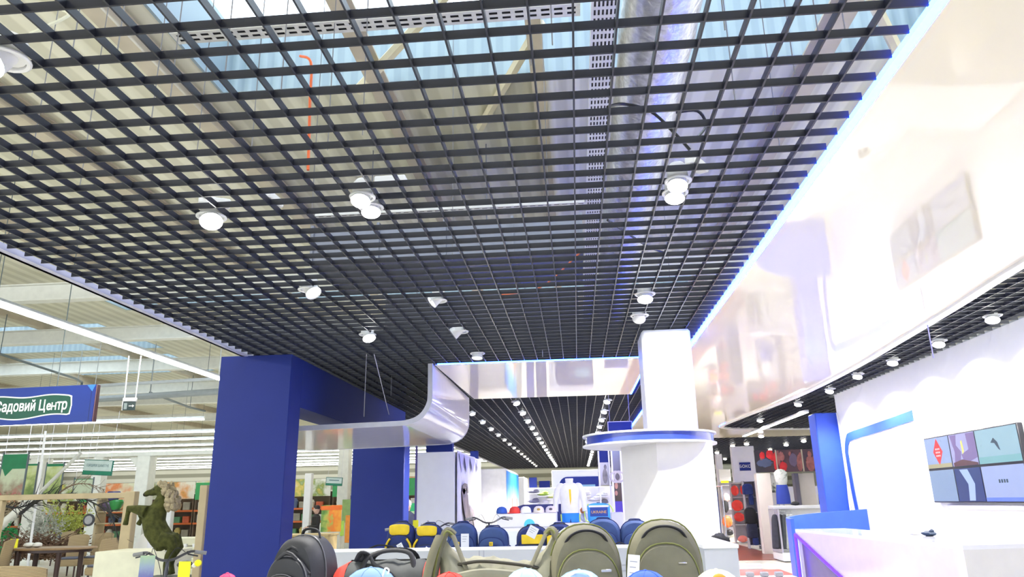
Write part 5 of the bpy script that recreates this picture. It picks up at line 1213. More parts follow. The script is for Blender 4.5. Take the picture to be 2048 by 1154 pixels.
t.rotation_euler = (0, 0, -PI/2+.22)
MB().rbox(-.4, .4, -.9, .9, 0, .1, .01).build('x', DARK, None) if False else None
o = MB().box(-.07, .07, 0, .004, -.2, 0).build('leaflet', ramp_mat('leaflet_print', [(0, (.10, .09, .35)), (.5, (.25, .32, .45)), (1, (.35, .5, .3))], 'Z', -.2, 0, .5, .3, 30)); a = aty(296, 1111, 6.75); o.location = a; tag(o, 'blue and green leaflet hanging from the bicycle handlebar', 'leaflet')
o = MB().box(-.055, .055, 0, .004, -.19, 0).build('price_card', MATS['price_yellow']); a = aty(370, 1123, 6.7); o.location = a; tag(o, 'bright yellow price card hanging right on the bicycle handlebar', 'price card')
a = aty(396, 1126, 6.85); t = thing('bicycle_bell', 'yellow and white round bell at the right end of the handlebar', 'bell', tuple(a)); MB().blob((0, 0, 0), (.032, .03, .03), 12).build('dome', MATS['price_yellow'], t); MB().blob((-.035, 0, -.02), (.02, .02, .02), 8).build('holder', LAMPW, t)
bicycle('bicycle with thin dark handlebar behind the yellow-topped backpacks, left one', (aty(832, 1060, 10.8).x, 10.1, .20), -PI/2+.5, (.3, .3, .32))
bicycle('bicycle with dark handlebar partly behind the tall white price tag backpack', (aty(880, 1050, 11.6).x, 12.4, .19), -PI/2-.5, (.02, .05, .2))
bicycle('bicycle standing front-on between the white curtain print and the cap table', (aty(972, 1045, 10.6).x, 11.0, .29), -PI/2+.1, (.12, .1, .1))
for x, y, l in ((aty(338, 1110, 7.1).x-.05, 7.35, 'low grey stand under the bicycle by the portal'),):
    tag(MB().rbox(-.25, .25, -.9, .9, 0, .10, .01).build('bicycle_stand', SHG, loc=(x, y, 0)), l, 'stand')
for px, Y, h, l in ((832, 10.1, .20, 'low grey stand under the left bicycle behind the counter'), (880, 12.4, .19, 'low grey stand under the middle bicycle behind the counter'), (982, 11.0, .29, 'grey stand under the front-on bicycle')):
    q = {832: 10.8, 880: 11.6, 982: 10.6}[px]; yy = {832: 1060, 880: 1050, 982: 1045}[px]
    if px == 982: px = 972
    tag(MB().rbox(-.2, .2, -.85, .85, 0, h, .01).build('bicycle_stand', SHG, loc=(aty(px, yy, q).x, Y, 0)), l, 'stand')

# ================================================================== MIDDLE OF THE SHOP
PW = mat('panel_white', (.80, .82, .84), .45, vary=.02); LAV = mat('lavender_white', (.72, .72, .85), .45, vary=.02)
pA = atz(915, 903, 2.5); pB = atz(967, 922, 2.5)
# white display block with a printed fabric on its side
t = thing('display_wall', 'tall plain white display block left of the printed white curtain', 'display wall', (pA.x-.45, pA.y, 0))
MB().rbox(-.30, .40, 0, pB.y-pA.y, 0, 2.5, .01).build('block', PW, t); MB().box(-.33, -.30, -.01, .05, 0, 2.62).build('purple_edge', mat('purple_edge', (.10, .08, .25), .5), t, smooth=False)
# wavy fabric print
N = 40; L = pB.y-pA.y-.02; vs = []
for k in range(N+1):
    u = k/N; xx = .018*math.sin(u*22)
    vs += [(xx, L*u, 0), (xx, L*u, 2.52), (xx-.01, L*u, 0), (xx-.01, L*u, 2.52)]
fs = []
for k in range(N):
    o = k*4; n1 = o+4; fs += [(o, n1, n1+1, o+1), (o+2, o+3, n1+3, n1+2), (o+1, n1+1, n1+3, o+3)]
t = thing('fabric_print', 'white curtain-like fabric print with a dark figure on the side of the display block', 'fabric print', (pA.x-.005, pA.y+.01, 0))
MB().add(vs, fs).build('fabric', ramp_mat('curtain_print', [(0, (.80, .78, .78)), (.3, (.86, .85, .86)), (.75, (.86, .86, .88)), (1, (.74, .74, .86))], 'Z', .9, 2.5, .7, .3, 1.5), t)
fg = mat('print_figure', (.30, .25, .24), .7, vary=.3, scale=4); fg2 = mat('print_figure_pale', (.55, .48, .46), .7, vary=.25, scale=4)
def yzp(pts, x, m_, par, nm_): return poly_yz(pts, x, m_, par, nm_)
def side(px, py): v = atx(px, py, pA.x+.03); return (v.y-pA.y-.01, v.z)
for pts, m_ in (([(924, 985), (928, 975), (936, 990), (938, 1010), (944, 1035), (948, 1060), (935, 1062), (932, 1040), (928, 1015)], fg), ([(936, 1005), (945, 1030), (951, 1062), (957, 1062), (947, 1020)], fg2), ([(926, 970), (929, 966), (933, 975), (929, 990), (926, 985)], fg), ([(930, 966), (935, 968), (937, 985), (934, 988), (934, 974), (931, 971)], fg)):
    q = [side(*p_) for p_ in pts]
    vs = [(.033, a, b_) for a, b_ in q]+[(.030, a, b_) for a, b_ in q]; n_ = len(q)
    MB().add(vs, [tuple(range(n_)), tuple(range(n_, 2*n_))[::-1]]+[(i, (i+1) % n_, n_+(i+1) % n_, n_+i) for i in range(n_)]).build('printed_figure', m_, t, smooth=False)
# lavender scallops at the top of the print
for px in (924, 934, 946, 957):
    q = [side(px-5, 905+(px-920)*.36), side(px+5, 909+(px-920)*.36), side(px, 945)]
    vs = [(.031, a, b_) for a, b_ in q]+[(.029, a, b_) for a, b_ in q]
    MB().add(vs, [(0, 1, 2), (5, 4, 3), (0, 3, 4, 1), (1, 4, 5, 2), (2, 5, 3, 0)]).build('scallop', mat('print_lavender', (.5, .5, .78), .7), t, smooth=False)
def wallblock(label, px, py, z, w, L, m_, name='display_wall'):
    p = atz(px, py, z); t = thing(name, label, 'display wall', (p.x, p.y, 0)); MB().rbox(-w, 0, 0, L, 0, z, .01).build('block', m_, t); return t, p
t, p = wallblock('second pale display wall behind the white curtain print', 1012, 937, 2.5, 1.0, 4.5, mat('panel_warm', (.74, .72, .72), .45))
bp0 = atx(1015, 942, p.x+.012); bp1 = atx(1034, 950, p.x+.012)
q = thing('beach_poster', 'bright blue and white beach poster on the side of the second display wall', 'poster', (p.x+.004, p.y, 0))
MB().box(.0, .012, .05, 4.3, .6, 2.44).build('print', ramp_mat('beach_print', [(0, (.80, .85, .9)), (.18, (.75, .78, .8)), (.32, (.55, .22, .12)), (.42, (.80, .72, .68)), (.62, (.30, .62, .92)), (.8, (.03, .30, .85)), (1, (.02, .22, .75))], 'Z', .6, 2.44, .5, .22, 1.2), q, smooth=False)
for k in range(2): MB().box(.012, .016, 1.6+k*1.7, 1.85+k*1.7, 1.25, 1.7).build('beach_figure', mat('tan_figure', (.5, .22, .12), .6), q, smooth=False)
t, p = wallblock('third white display wall beyond the beach poster', 1048, 954, 2.5, .9, 5, PW)
# dark navy header panels above
for l, x0, x1, y0, y1, Y in [('navy blue fascia panel above the white display block', 852, 905, 885, 912, 15.6), ('dark blue pillar top between the display walls under the far grid', 940, 956, 902, 950, 21), ('blue pillar beyond the third display wall', 1058, 1074, 955, 985, 26), ('dark blue cabinet behind the sports shoes', 1078, 1100, 962, 978, 27)]:
    a = aty(x0, y0, Y); b_ = aty(x1, y1, Y)
    tag(MB().rbox(0, b_.x-a.x, 0, .2, 0 if 'pillar' in l else 0, a.z-(b_.z if 'fascia' in l else 0), .01).build('fascia_panel' if 'fascia' in l else ('pillar' if 'pillar' in l else 'cabinet'), BLUE, loc=(a.x, Y, b_.z if 'fascia' in l else 0)), l, 'panel' if 'fascia' in l else ('pillar' if 'pillar' in l else 'cabinet'))
# white back gate with a blue rounded panel, end of the shop
Yg = 23.0; a = aty(1103, 941, Yg); b_ = aty(1196, 941, Yg)
t = thing('white_gate', 'wide white partition with a rounded blue recessed field at the far end', 'partition', ((a.x+b_.x)/2, Yg, 0)); wg = (b_.x-a.x); hg = a.z
MB().rbox(-wg/2, wg/2, 0, .2, 0, hg, .01).build('partition', PW, t)
r_ = .25; x0, x1, z0, z1 = -wg/2+.22, wg/2, 1.2, hg-.2
pts = [(x0, z0), (x1, z0), (x1, z1)]+[(x0+r_-r_*math.sin(PI/2*k/6), z1-r_+r_*math.cos(PI/2*k/6)) for k in range(7)]
MB().prism(pts, 1, -.012, 0).build('blue_field', BLUE, t, smooth=False)
MB().box(.15, .6, -.03, -.012, 1.75, 2.05).build('light_screen', mat('teal_screen', (.20, .38, .55), .4), t, smooth=False)
# shoe wall
Ys = 17.5; a = aty(1057, 976, Ys); b_ = aty(1226, 972, Ys)
t = thing('shoe_wall', 'bright white shoe display wall behind the headless mannequin', 'display wall', ((a.x+b_.x)/2, Ys, 0)); ws = b_.x-a.x
MB().rbox(-ws/2, ws/2, 0, .25, 0, a.z, .01).build('panel', mat('bright_white', (.88, .88, .88), .4, vary=.01), t); cx_ = (a.x+b_.x)/2
shoes = [(1067, 984, (.10, .10, .16)), (1086, 989, (.25, .38, .05)), (1105, 994, (.45, .5, .15)), (1067, 1003, (.12, .12, .2)), (1086, 1007, (.6, .6, .62)), (1170, 989, (.6, .6, .62)), (1188, 1000, (.7, .7, .7)), (1205, 990, (.6, .62, .6)), (1205, 1005, (.12, .12, .14))]
for i, (px, py, c_) in enumerate(shoes):
    p = aty(px, py, Ys-.12)
    MB().rbox(-.13, .13, -.16, 0, -.02, 0, .003).build('shelf', LAMPW, t).location = (p.x-cx_, 0, p.z-.03)
    o = MB().blob((0, 0, .035), (.14, .05, .035), 12).blob((.05, 0, .065), (.075, .045, .045), 10).build('sports_shoe', mat('shoe_%d' % i, c_, .5, vary=.2)); o.location = (p.x, Ys-.10, p.z-.028)
    tag(o, ['dark sports shoe on the top left shelf of the shoe wall', 'olive green sports shoe, second from the left on the shoe wall', 'pale yellow-green sports shoe, third from the left on the shoe wall', 'navy sports shoe on the lower left shelf of the shoe wall', 'light grey shoe on the lower shelf under the olive shoe', 'light grey shoe just right of the mannequin', 'white shoe over the blue towel bag', 'pale shoe at the upper right of the shoe wall', 'black shoe at the lower right of the shoe wall'][i], 'shoe')
# cap table
Yt = 12.2; a = aty(993, 1028, Yt); b_ = aty(1112, 1026, Yt)
t = thing('display_unit', 'white slatted display unit carrying caps and cups before the shoe wall', 'display unit', ((a.x+b_.x)/2, Yt+.3, 0)); wt = b_.x-a.x; zt_ = a.z
MB().rbox(-wt/2, wt/2, -.3, .5, 0, zt_, .01).build('carcass', WHITE, t)
for k in range(6): MB().box(-wt/2+.02, wt/2-.02, -.306, -.30, .25+k*.19, .258+k*.19).build('slat_groove', MATS['seam_grey'], t, smooth=False)
MB().cone((.05, -.32, zt_-.17), (.05, -.305, zt_-.17), .085, .085, 20).build('round_cyan_tag', mat('cyan_tag', (.10, .62, .85), .5), t)
items = [(1004, 'blue folded cap at the left end of the cap table', (.04, .12, .45)), (1030, 'red cap lying on the cap table', (.75, .06, .04)), (1052, 'white cap in the middle of the cap table', (.85, .88, .82)), (1078, 'white cap with yellow-brown logo on the cap table', (.80, .74, .62)), (1102, 'white and dark patterned cap next to the mannequin', (.72, .66, .66))]
for i, (px, l, c_) in enumerate(items):
    p = aty(px, 1022, Yt+.2); q = thing('cap', l, 'cap', (p.x, Yt+.15, zt_+.001))
    MB().lathe([(.085, 0), (.09, .03), (.075, .08), (.04, .105), (.001, .11)], n=18).build('crown', fab('tcap%d' % i, c_), q); MB().blob((-.05 if i % 2 else .04, -.09, .008), (.07, .06, .008), 12).build('visor', fab('tcap%d' % i, c_), q)
    if i >= 3: MB().blob((0, -.075, .055), (.03, .015, .022), 8).build('logo', mat('logo_brown' if i == 3 else 'logo_black', (.45, .28, .05) if i == 3 else (.05, .04, .06), .6), q)
a = aty(1017, 1010, 14.6); b_ = aty(1122, 1010, 14.6)
t = thing('navy_bench', 'navy blue block with rounded left corner behind the caps', 'display block', (a.x, 14.6, 0)); w_ = b_.x-a.x
MB().prism([(0, 0), (w_, 0), (w_, a.z), (.28, a.z), (.14, a.z-.04), (.04, a.z-.15), (0, a.z-.3)], 1, 0, .5).build('block', mat('navy_board', (.02, .03, .16), .45), t, smooth=False)
# podium with mannequin
Ym = 13.0; a = aty(1110, 1046, Ym); b_ = aty(1242, 1043, Ym); zp = a.z
t = thing('podium', 'white raised podium carrying the mannequin and the towel bag', 'podium', ((a.x+b_.x)/2, Ym+.35, 0)); wp = b_.x-a.x
MB().rbox(-wp/2, wp/2, -.35, .6, zp-.05, zp, .008).build('top', WHITE, t); MB().rbox(-wp/2+.02, wp/2-.02, -.3, .55, 0, zp-.05, .01).build('base', mat('podium_grey', (.50, .48, .46), .5), t)
p = aty(1141, 1030, Ym+.1)
t = thing('torso_mannequin', 'headless mannequin in a white zipped jacket with yellow front and bright blue shorts', 'mannequin', (p.x, Ym+.12, zp+.001)); H = aty(1141, 957, Ym+.12).z-zp
JK = mat('jacket_white', (.84, .84, .82), .6, vary=.05, bump=.2, scale=12)
k = H/.80
j = MB().lathe([(.165*k, .17*k), (.175*k, .22*k), (.17*k, .35*k), (.19*k, .5*k), (.205*k, .6*k), (.18*k, .665*k), (.11*k, .71*k), (.065*k, .725*k)], n=26, M=Matrix.Diagonal((1, .62, 1, 1)))
for s_ in (-1, 1): j.tube(smoothpath([(s_*.165*k, 0, .655*k), (s_*.235*k, 0, .55*k), (s_*.265*k, -.01, .38*k), (s_*.275*k, -.03, .2*k)], 4), [.07*k]*4+[.062*k]*4+[.05*k]*5, 12)
for s_ in (-1, 1): j.blob((s_*.165*k, 0, .645*k), (.085*k, .075*k, .075*k), 14)
j.build('jacket', JK, t)
MB().lathe([(.07*k, .715*k), (.078*k, .79*k), (.072*k, .80*k), (.064*k, .78*k), (.06*k, .73*k)], n=20, M=Matrix.Diagonal((1, .8, 1, 1))).build('collar', JK, t)
MB().lathe([(.055*k, .70*k), (.058*k, .775*k), (.001, .778*k)], n=16).build('neck', mat('neck_grey', (.15, .16, .17), .4), t)
MB().prism([(-.012*k, .60*k), (.028*k, .60*k), (.028*k, .42*k), (.008*k, .30*k), (-.004*k, .42*k)], 1, -.128*k, -.105*k).build('yellow_stripe', YEL, t, smooth=False)
MB().lathe([(.001, .0), (.13*k, .0), (.17*k, .01*k), (.172*k, .15*k), (.15*k, .19*k)], n=24, M=Matrix.Diagonal((1, .62, 1, 1))).build('blue_shorts', mat('shorts_blue', (.02, .25, .80), .6, vary=.05), t)
for s_ in (-1, 1): MB().tube([(s_*.168*k, -.02, .01), (s_*.172*k, -.02, .15*k)], .014, 6).build('lime_side_stripe', mat('lime_stripe', (.65, .85, .15), .6), t)
MB().prism([(-.015*k, 0.002), (.015*k, 0.002), (.0, .08*k)], 1, -.112*k, -.09*k).build('dark_gap', NAVY, t, smooth=False)
p = aty(1198, 1030, Ym+.1); zt2 = aty(1198, 1006, Ym+.1).z
t = thing('towel_bag', 'light blue and navy drawstring bag with yellow lettering on the podium', 'bag', (p.x, Ym+.1, zp+.001)); hb = zt2-zp
MB().puff(arch(.38, hb, k=.2), .06, .12, zc=hb*.5).build('bag', mat('bag_sky', (.05, .35, .80), .6, vary=.1), t)
o = MB().rbox(-.15, .15, -.070, -.055, hb*.30, hb*.78, .004).build('navy_field', mat('bag_navy', (.02, .06, .30), .6), t)
x_ = text('UKRAINE', hb*.2, o, 'bag_lettering', mat('bag_letter_yellow', (.8, .45, .05), .5), (0, -.072, hb*.52), (PI/2, 0, 0), .001)
MB().box(-.17, .17, -.068, -.055, hb*.78, hb*.88).build('white_band', PAPER, t, smooth=False)
for s_ in (-1, 1): MB().tube(smoothpath([(s_*.17, 0, hb*.95), (s_*.24, -.02, hb*.6), (s_*.22, -.03, hb*.1), (s_*.17, -.02, .01)], 4), .01, 6).build('lime_cord', MATS['lime_stripe'], t)
p = aty(1168, 1028, Ym+.25); t = thing('medal_bouquet', 'small bright orange and white item between the mannequin and the blue bag', 'ornament', (p.x, Ym+.3, zp+.001))
MB().blob((0, 0, .08), (.07, .06, .08), 12, nz=.12, seed=4).build('white_body', JK, t); MB().blob((-.02, -.03, .19), (.05, .04, .05), 10, nz=.12, seed=5).build('orange_top', mat('orange_soft', (.8, .30, .12), .6), t)
# low racks behind the counter
for l, x0, x1, py, Y, m_ in [('low grey-white wall unit behind the faded-blue dome backpack', 905, 1120, 1062, 8.9, mat('rack_grey', (.60, .64, .70), .45)), ('low pale unit left of the white column behind the blue backpacks', 1195, 1246, 1062, 9.0, mat('rack_pale', (.66, .68, .72), .45)), ('small white block right of the podium', 1222, 1246, 1025, 12.2, LAMPW)]:
    a = aty(x0, py, Y); b_ = aty(x1, py, Y); tag(MB().rbox(0, b_.x-a.x, 0, .35, 0, a.z, .01).build('low_unit', m_, loc=(a.x, Y, 0)), l, 'display unit')
# tall portrait banners
def bannerXY(label, x0, x1, y0, y1, Y, stops, extra=None, sc=3):
    a = aty(x0, y0, Y); b_ = aty(x1, y1, Y); w = b_.x-a.x; h = a.z-b_.z
    t = thing('portrait_banner', label, 'banner', (a.x, Y, b_.z))
    MB().box(0, w, 0, .03, 0, h).build('print', ramp_mat('pb_%d' % x0, stops, 'Z', 0, h, .6, .35, sc), t, smooth=False)
    mb = MB(); mb.box(-.03, 0, -.02, .05, -b_.z, h); mb.build('left_upright', LAMPW, t, smooth=False); MB().box(w, w+.03, -.02, .05, -b_.z, h).build('right_upright', LAMPW, t, smooth=False)
    if extra: extra(t, w, h)
    return t
def ex1(t, w, h):
    MB().box(0, w, -.006, 0, h*.66, h).build('blue_top', BLUE, t, smooth=False)
    MB().blob((w*.62, -.004, h*.52), (w*.16, .006, h*.08), 12).blob((w*.55, -.004, h*.26), (w*.28, .006, h*.22), 12).build('printed_figure', mat('grey_print_figure', (.22, .21, .22), .6, vary=.4, scale=9), t)
bannerXY('narrow banner with blue top and grey printed athlete behind the ring column', 1198, 1219, 902, 970, 14.5, [(0, (.45, .44, .45)), (.4, (.65, .64, .66)), (1, (.75, .75, .78))], ex1)
def ex2(t, w, h):
    MB().blob((w*.3, -.004, h*.42), (w*.22, .006, h*.055), 12).blob((w*.25, -.004, h*.30), (w*.2, .006, h*.04), 12).build('printed_hands', mat('hand_print', (.55, .28, .22), .6), t)
    m_ = MB()
    for q in (.3, .75): m_.tube([(w*q+.09*math.cos(a), -.006, h*.56+.09*math.sin(a)) for a in [2*PI*k/16 for k in range(16)]], .022, 6, closed=True)
    m_.build('printed_rings', mat('ring_print', (.55, .50, .52), .6), t); MB().box(0, w, -.004, 0, 0, h*.17).build('violet_foot', mat('violet_board', (.08, .05, .42), .5), t, smooth=False)
bannerXY('wide dark portrait banner with hands holding rings, directly left of the white column', 1224, 1246, 900, 1024, 13.6, [(0, (.08, .03, .25)), (.2, (.06, .04, .03)), (.45, (.12, .09, .09)), (.6, (.16, .15, .2)), (1, (.30, .32, .42))], ex2)
# ================================================================== BOXING DEPARTMENT (far right)
Yb = 29.0
a = aty(1462, 893, Yb); b_ = aty(1507, 893, Yb)
t = thing('boxing_wall', 'tall lavender-white wall panel with blue sign БОКС above the glove shelves', 'display wall', (a.x, Yb, 0)); w = b_.x-a.x
MB().rbox(0, w, 0, .3, 0, a.z, .01).build('panel', LAV, t)
a2 = aty(1478, 925, Yb); b2 = aty(1502, 941, Yb)
o = MB().rbox(a2.x-a.x, b2.x-a.x, -.03, 0, b2.z, a2.z, .005).build('blue_sign', BLUE, t)
text('БОКС', .15, o, 'sign_lettering', PAPER, ((a2.x+b2.x)/2-a.x, -.035, (a2.z+b2.z)/2), (PI/2, 0, 0), .002)
c0 = aty(1431, 908, Yb+4.6)
t2 = thing('display_wall', 'shorter pale wall panel left of the boxing wall panel', 'display wall', (c0.x, Yb+4.6, 0)); MB().rbox(0, a.x-c0.x+.5, 0, .3, 0, c0.z, .01).build('panel', LAV, t2)
# shelves with gear: three steps coming forward to the right
gear = [(1440, 1468, 965, 1068, 33.0, 'grey perforated gear rack at the left with orange gloves'), (1461, 1490, 965, 1082, 28.5, 'middle gear rack hung with red gloves and pads'), (1486, 1510, 962, 1095, 25.2, 'right gear rack with black and navy bags on shelves')]
RK = mat('rack_lilac', (.42, .40, .46), .45)
for x0, x1, y0, y1, Y, l in gear:
    a = aty(x0, y0, Y); b_ = aty(x1, y0, Y); w = b_.x-a.x; h = a.z
    t = thing('gear_rack', l, 'rack', (a.x, Y, 0)); MB().box(0, w, .25, .28, .1, h).build('back', RK, t, smooth=False)
    for q in (0, w-.03): MB().box(q, q+.03, 0, .28, 0, h).build('side', RK, t, smooth=False)
    for z in (.12, .64, 1.12, 1.6, 2.1): MB().box(.03, w-.03, 0, .25, z-.02, z).build('shelf', LAMPW, t, smooth=False)
REDG = mat('glove_red', (.75, .05, .04), .4); ORGG = mat('glove_orange', (.9, .16, .04), .4)
gl_items = [(1455, 1043, 32.8, .14, .16, ORGG, 'orange boxing glove on the left gear rack'), (1470, 981, 28.3, .11, .14, REDG, 'red glove pair at the top of the middle gear rack'), (1484, 980, 28.3, .04, .12, REDG, 'thin red item beside the top glove pair'), (1475, 1011, 28.3, .16, .15, REDG, 'large red boxing glove in the middle of the middle gear rack'), (1479, 1034, 28.3, .15, .12, REDG, 'red square pad below the large red glove'), (1486, 1078, 28.2, .14, .09, mat('glove_coral', (.8, .22, .18), .5), 'coral gloves on the lowest shelf of the middle rack'),
    (1460, 1065, 32.8, .10, .08, DARK, 'dark headguard low on the left gear rack'), (1452, 1012, 32.8, .08, .18, CHAR, 'dark framed rope coil on the left gear rack'), (1453, 995, 32.8, .10, .12, mat('pink_pad', (.7, .5, .5), .5), 'pinkish pads above the dark coil')]
for px, py, Y, rx, rz_, m_, l in gl_items:
    rx *= Y/22; rz_ *= Y/22
    p = aty(px, py, Y); t = thing('boxing_glove' if 'glove' in l else 'sports_gear', l, 'boxing gear', (p.x, Y+.05, p.z-rz_))
    MB().blob((0, 0, rz_), (rx, .09, rz_), 14, nz=.05, seed=px).build('padding', m_, t); MB().blob((rx*.6, -.05, rz_*.8), (rx*.35, .05, rz_*.5), 10).build('thumb' if 'glove' in l else 'strap', m_, t)
bags_ = [(1498, 979, 1.0, .19, .34, NAVY, 'navy bag on the top shelf of the right gear rack'), (1505, 1000, 1, .08, .34, NAVY, 'slim navy bag on the second shelf of the right gear rack'), (1504, 1033, 1, .22, .50, BLKF, 'black rucksack on the third shelf of the right gear rack'), (1508, 1062, 1, .20, .48, fab('slate_fabric', (.03, .035, .07)), 'dark slate rucksack on the fourth shelf of the right gear rack'), (1514, 1083, 1, .10, .25, NAVY, 'small dark bag on the bottom shelf of the right gear rack')]
for px, py, _, rx, h, m_, l in bags_:
    rx *= .85; h *= 1.0
    p = aty(px, py+(h*1461/25)/2, 25.0); t = thing('rucksack' if 'rucksack' in l else 'bag', l, 'bag', (p.x, 25.1, p.z))
    MB().puff(arch(rx*2, h, k=.45), .08, .16, zc=h*.45).build('body', m_, t); MB().puff([(x*.7, z) for x, z in arch(rx*2, h*.5, k=.4)], -.06, .03).build('pocket', m_, t)
p = aty(1450, 960, 32.8); t = thing('price_board', 'white framed notice board with yellow foot on the left gear rack top', 'board', tuple(p)); MB().rbox(-.22, .26, -.01, .03, -.05, .45, .01).build('board', LAMPW, t); MB().box(-.18, .14, -.02, -.01, -.12, -.03).build('yellow_card', MATS['price_yellow'], t, smooth=False)
# hanging clothes at the left (x~1415-1435)
p0 = aty(1426, 975, 19.5)
t = thing('clothes_rail', 'rail of grey and white patterned sportswear right behind the white column', 'clothes rail', (p0.x, 19.5, 0)); MB().cone((-.15, 0, p0.z+.03), (.25, 0, p0.z+.03), .015, .015, 8).build('rail', CHR, t); MB().cone((.22, 0, 0), (.22, 0, p0.z+.03), .018, .018, 8).build('post', CHR, t)
CM = ramp_mat('camo_grey', [(0, (.03, .04, .05)), (.35, (.10, .12, .12)), (.6, (.30, .33, .30)), (1, (.6, .62, .6))], 'Z', -.5, .5, .7, 3.0, 9)
for k in range(4):
    t = thing('jacket', ['patterned grey garment nearest the column on the rail', 'second patterned garment on the rail', 'third patterned garment on the rail', 'navy garment at the outer end of the rail'][k], 'garment', (p0.x-.16+k*.07, 19.5, p0.z))
    MB().puff([(x, z-1.2) for x, z in arch(.20, 1.2, k=.15)], .03, .05, zc=-.6).build('cloth', CM if k < 3 else NAVY, t).rotation_euler = (0, 0, .9)
    MB().tube([(0, 0, .03), (0, 0, -.02)], .005, 5).build('hook', CHR, t)
# poster strip with boxers over the openings
Yp = 23.2; a = aty(1508, 901, Yp); b_ = aty(1660, 895, Yp); c_ = aty(1510, 945, Yp)
t = thing('poster_strip', 'long dark poster strip of boxers with red gloves above the openings', 'poster', (a.x, Yp, c_.z)); w = b_.x-a.x; h = a.z-c_.z
MB().box(0, w, 0, .06, 0, h).build('print', ramp_mat('boxer_print', [(0, (.02, .015, .03)), (.5, (.10, .04, .06)), (1, (.05, .04, .08))], 'X', 0, w, .5, .9, 1.5), t, smooth=False)
for q in (.28, .62, .93): MB().box(w*q-.02, w*q+.02, -.02, 0, 0, h).build('divider', mat('brass_strip', (.45, .38, .3), .4), t, smooth=False)
RP = mat('red_print', (.62, .02, .03), .5, vary=.3); SKP = mat('skin_print', (.35, .12, .12), .5, vary=.3)
for c_, r, m_ in [((.085, .62), (.02, .12), SKP), ((.24, .62), (.045, .10), RP), ((.31, .62), (.02, .3), SKP), ((.465, .8), (.018, .10), SKP), ((.60, .75), (.018, .1), SKP), ((.70, .52), (.025, .13), SKP), ((.765, .50), (.02, .16), SKP), ((.80, .60), (.05, .035), SKP)]: MB().blob((c_[0]*w, -.003, c_[1]*h), (r[0]*w, .005, r[1]*h), 12, nz=.25, seed=int(c_[0]*99)).build('printed_shape', m_, t)
def blobflat(c_, r, m_, nm_='printed_shape'): return MB().blob((c_[0]*w, -.004, c_[1]*h), (r[0]*w, .006, r[1]*h), 16, nz=.16, seed=int(c_[0]*97)).build(nm_, m_, t)
for c_, r, m_ in [((.10, .76), (.035, .16), RP), ((.20, .80), (.05, .2), RP), ((.27, .45), (.03, .4), RP), ((.12, .42), (.10, .18), mat('blue_grey_print', (.08, .10, .2), .5)), ((.35, .70), (.04, .2), SKP), ((.36, .25), (.05, .2), RP), ((.50, .55), (.05, .3), mat('grey_violet_print', (.14, .10, .18), .5)), ((.58, .4), (.04, .35), SKP), ((.72, .78), (.025, .13), SKP), ((.72, .35), (.06, .32), SKP), ((.84, .55), (.06, .06), SKP)]: blobflat(c_, r, m_)
# cream piers
for l, x0, x1, y0, y1, Y in [('cream wall pier right of the gear racks', 1512, 1540, 946, 1105, 22.9), ('cream pier between the two lit openings', 1596, 1627, 946, 1010, 23.6), ('dark violet mullion beside the second pier', 1588, 1596, 946, 1005, 23.4)]:
    a = aty(x0, y0, Y); b_ = aty(x1, y0, Y); tag(MB().rbox(0, b_.x-a.x, 0, .3, 0, a.z-.01, .01).build('wall_pier' if 'pier' in l[:16] else 'mullion', mat('pier_cream', (.74, .68, .64), .5, vary=.02) if 'cream' in l else mat('mullion_violet', (.16, .15, .22), .5), loc=(a.x, Y, 0)), l, 'wall pier' if 'cream' in l else 'mullion')
mb = MB(); a = aty(1540, 985, 25.5); b_ = aty(1700, 985, 25.5)
tag(MB().rbox(0, b_.x-a.x, 0, .3, 0, 1.9, .01).build('low_partition', mat('partition_white', (.82, .82, .8), .5, vary=.02), loc=(a.x, 25.5, 0)), 'white partition seen through the two lit openings', 'partition')
# counter and rail in front
a = aty(1545, 1012, 20.6); b_ = aty(1680, 1012, 20.6)
t = thing('display_unit', 'white counter with chrome garment rail in front of the openings', 'display unit', (a.x, 20.6, 0)); w = b_.x-a.x
MB().rbox(0, w, 0, .5, a.z-.08, a.z, .01).build('top', WHITE, t); MB().rbox(.02, w, .35, .5, 0, a.z-.08, .01).build('back', LAMPW, t); MB().rbox(0, w, -.5, .5, .02, .22, .01).build('foot_shelf', LAMPW, t); MB().box(0, .04, -.45, .5, .2, a.z-.08).build('side', RK, t, smooth=False)
rl = MB(); rl.cone((.25, -.3, a.z-.18), (.25, .4, a.z-.18), .015, .015, 8); rl.cone((.25, -.3, .2), (.25, -.3, a.z-.18), .015, .015, 8); rl.build('garment_rail', CHR, t)
gx = a.x; gz = a.z
for px, l, c_ in [(1549, 'dark garment at the left end of the garment rail', (.05, .05, .07)), (1560, 'black hoodie on the garment rail', (.02, .02, .025)), (1568, 'charcoal jacket next to the black hoodie', (.06, .07, .08)), (1575, 'grey-green sweatshirt on the garment rail', (.42, .45, .42)), (1582, 'pale grey sweatshirt at the right end of the garment rail', (.50, .52, .52))]:
    p = aty(px, 1030, 20.3); t = thing('hanging_garment', l, 'garment', (p.x, 20.25, p.z+.02))
    MB().puff([(x, z-.85) for x, z in arch(.17, .85, k=.25)], .04, .08, zc=-.4).build('cloth', fab('garm%d' % px, c_), t).rotation_euler = (0, .08, .25); MB().tube([(0, 0, 0), (0, 0, .06), (.02, 0, .08)], .004, 5).build('hanger_hook', CHR, t)
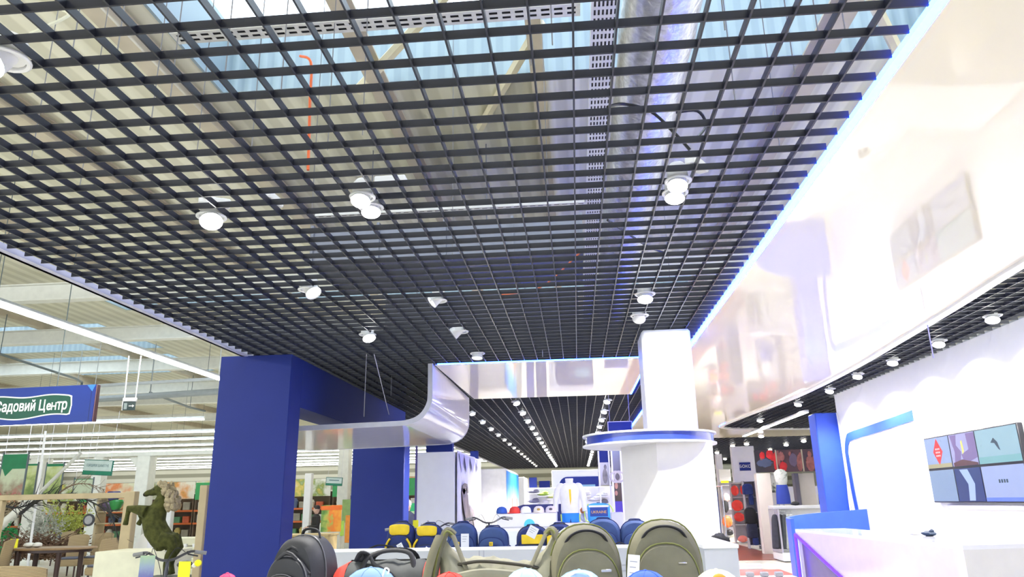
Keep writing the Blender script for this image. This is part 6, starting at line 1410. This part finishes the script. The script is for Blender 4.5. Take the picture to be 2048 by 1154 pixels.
def dressform(label, px, py, Y, top, low, name='dressed_form'):
    p = aty(px, py, Y); t = thing(name, label, 'clothing display', (p.x, Y, p.z))
    MB().lathe([(.13, .5), (.17, .62), (.19, .85), (.12, .93), (.05, .95)], n=16, M=Matrix.Diagonal((1, .6, 1, 1))).build('top_garment', top, t); MB().lathe([(.20, 0), (.19, .25), (.155, .52)], n=16, M=Matrix.Diagonal((1, .6, 1, 1))).build('lower_garment', low, t); MB().cone((0, 0, .9), (0, 0, -p.z), .02, .02, 8).build('stand_pole', CHR, t)
    return t
dressform('leafy patterned top over royal blue shorts on a form in the left opening', 1568, 1008, 22.0, CM, mat('royal_cloth', (.03, .06, .38), .6))
dressform('black sports tank with white mark on a form in the right opening', 1653, 1008, 21.8, BLKF, BLKF)
dressform('grey printed top hanging high in the left opening', 1556, 985, 23.4, CM, CM)
p = aty(1592, 1014, 20.8); tag(MB().blob((0, 0, .05), (.12, .08, .05), 10, nz=.1).build('folded_cloth', CHAR, loc=(p.x, 20.85, gz+.002)), 'small dark folded cloth on the white counter in front of the openings', 'cloth')
# low floor items on the right
p = aty(1480, 1130, 12)
a = atz(1440, 1128, .12); b_ = atz(1520, 1126, .12)
tag(MB().rbox(0, b_.x-a.x, -.12, .12, .02, .14, .02).build('floor_bar', mat('bar_white', (.75, .75, .78), .35), loc=(a.x, a.y, -.02)), 'low white metal bar lying across the floor right of the counter end', 'bar')
p = aty(1500, 1150, 8.4)
t = thing('low_table', 'low white table edge with small grey goods at the bottom right', 'table', (p.x, 8.6, 0)); zt3 = aty(1500, 1156, 8.4).z
MB().rbox(-.42, .5, -.2, .05, zt3-.04, zt3, .005).build('top', WHITE, t)
for sx in (-.38, .46):
    for sy in (-.16, .02): MB().cone((sx, sy, 0), (sx, sy, zt3-.04), .02, .02, 8).build('leg', CHR, t)
for k in range(5): tag(MB().rbox(-.04, .04, -.04, .04, 0, .05, .01).build('small_pack', mat('pack_grey', (.3, .3, .32), .5), loc=(p.x-.28+k*.15, 8.5, zt3+.001)), 'small grey pack in a line on the low white table', 'pack', 'small packs on the low table')
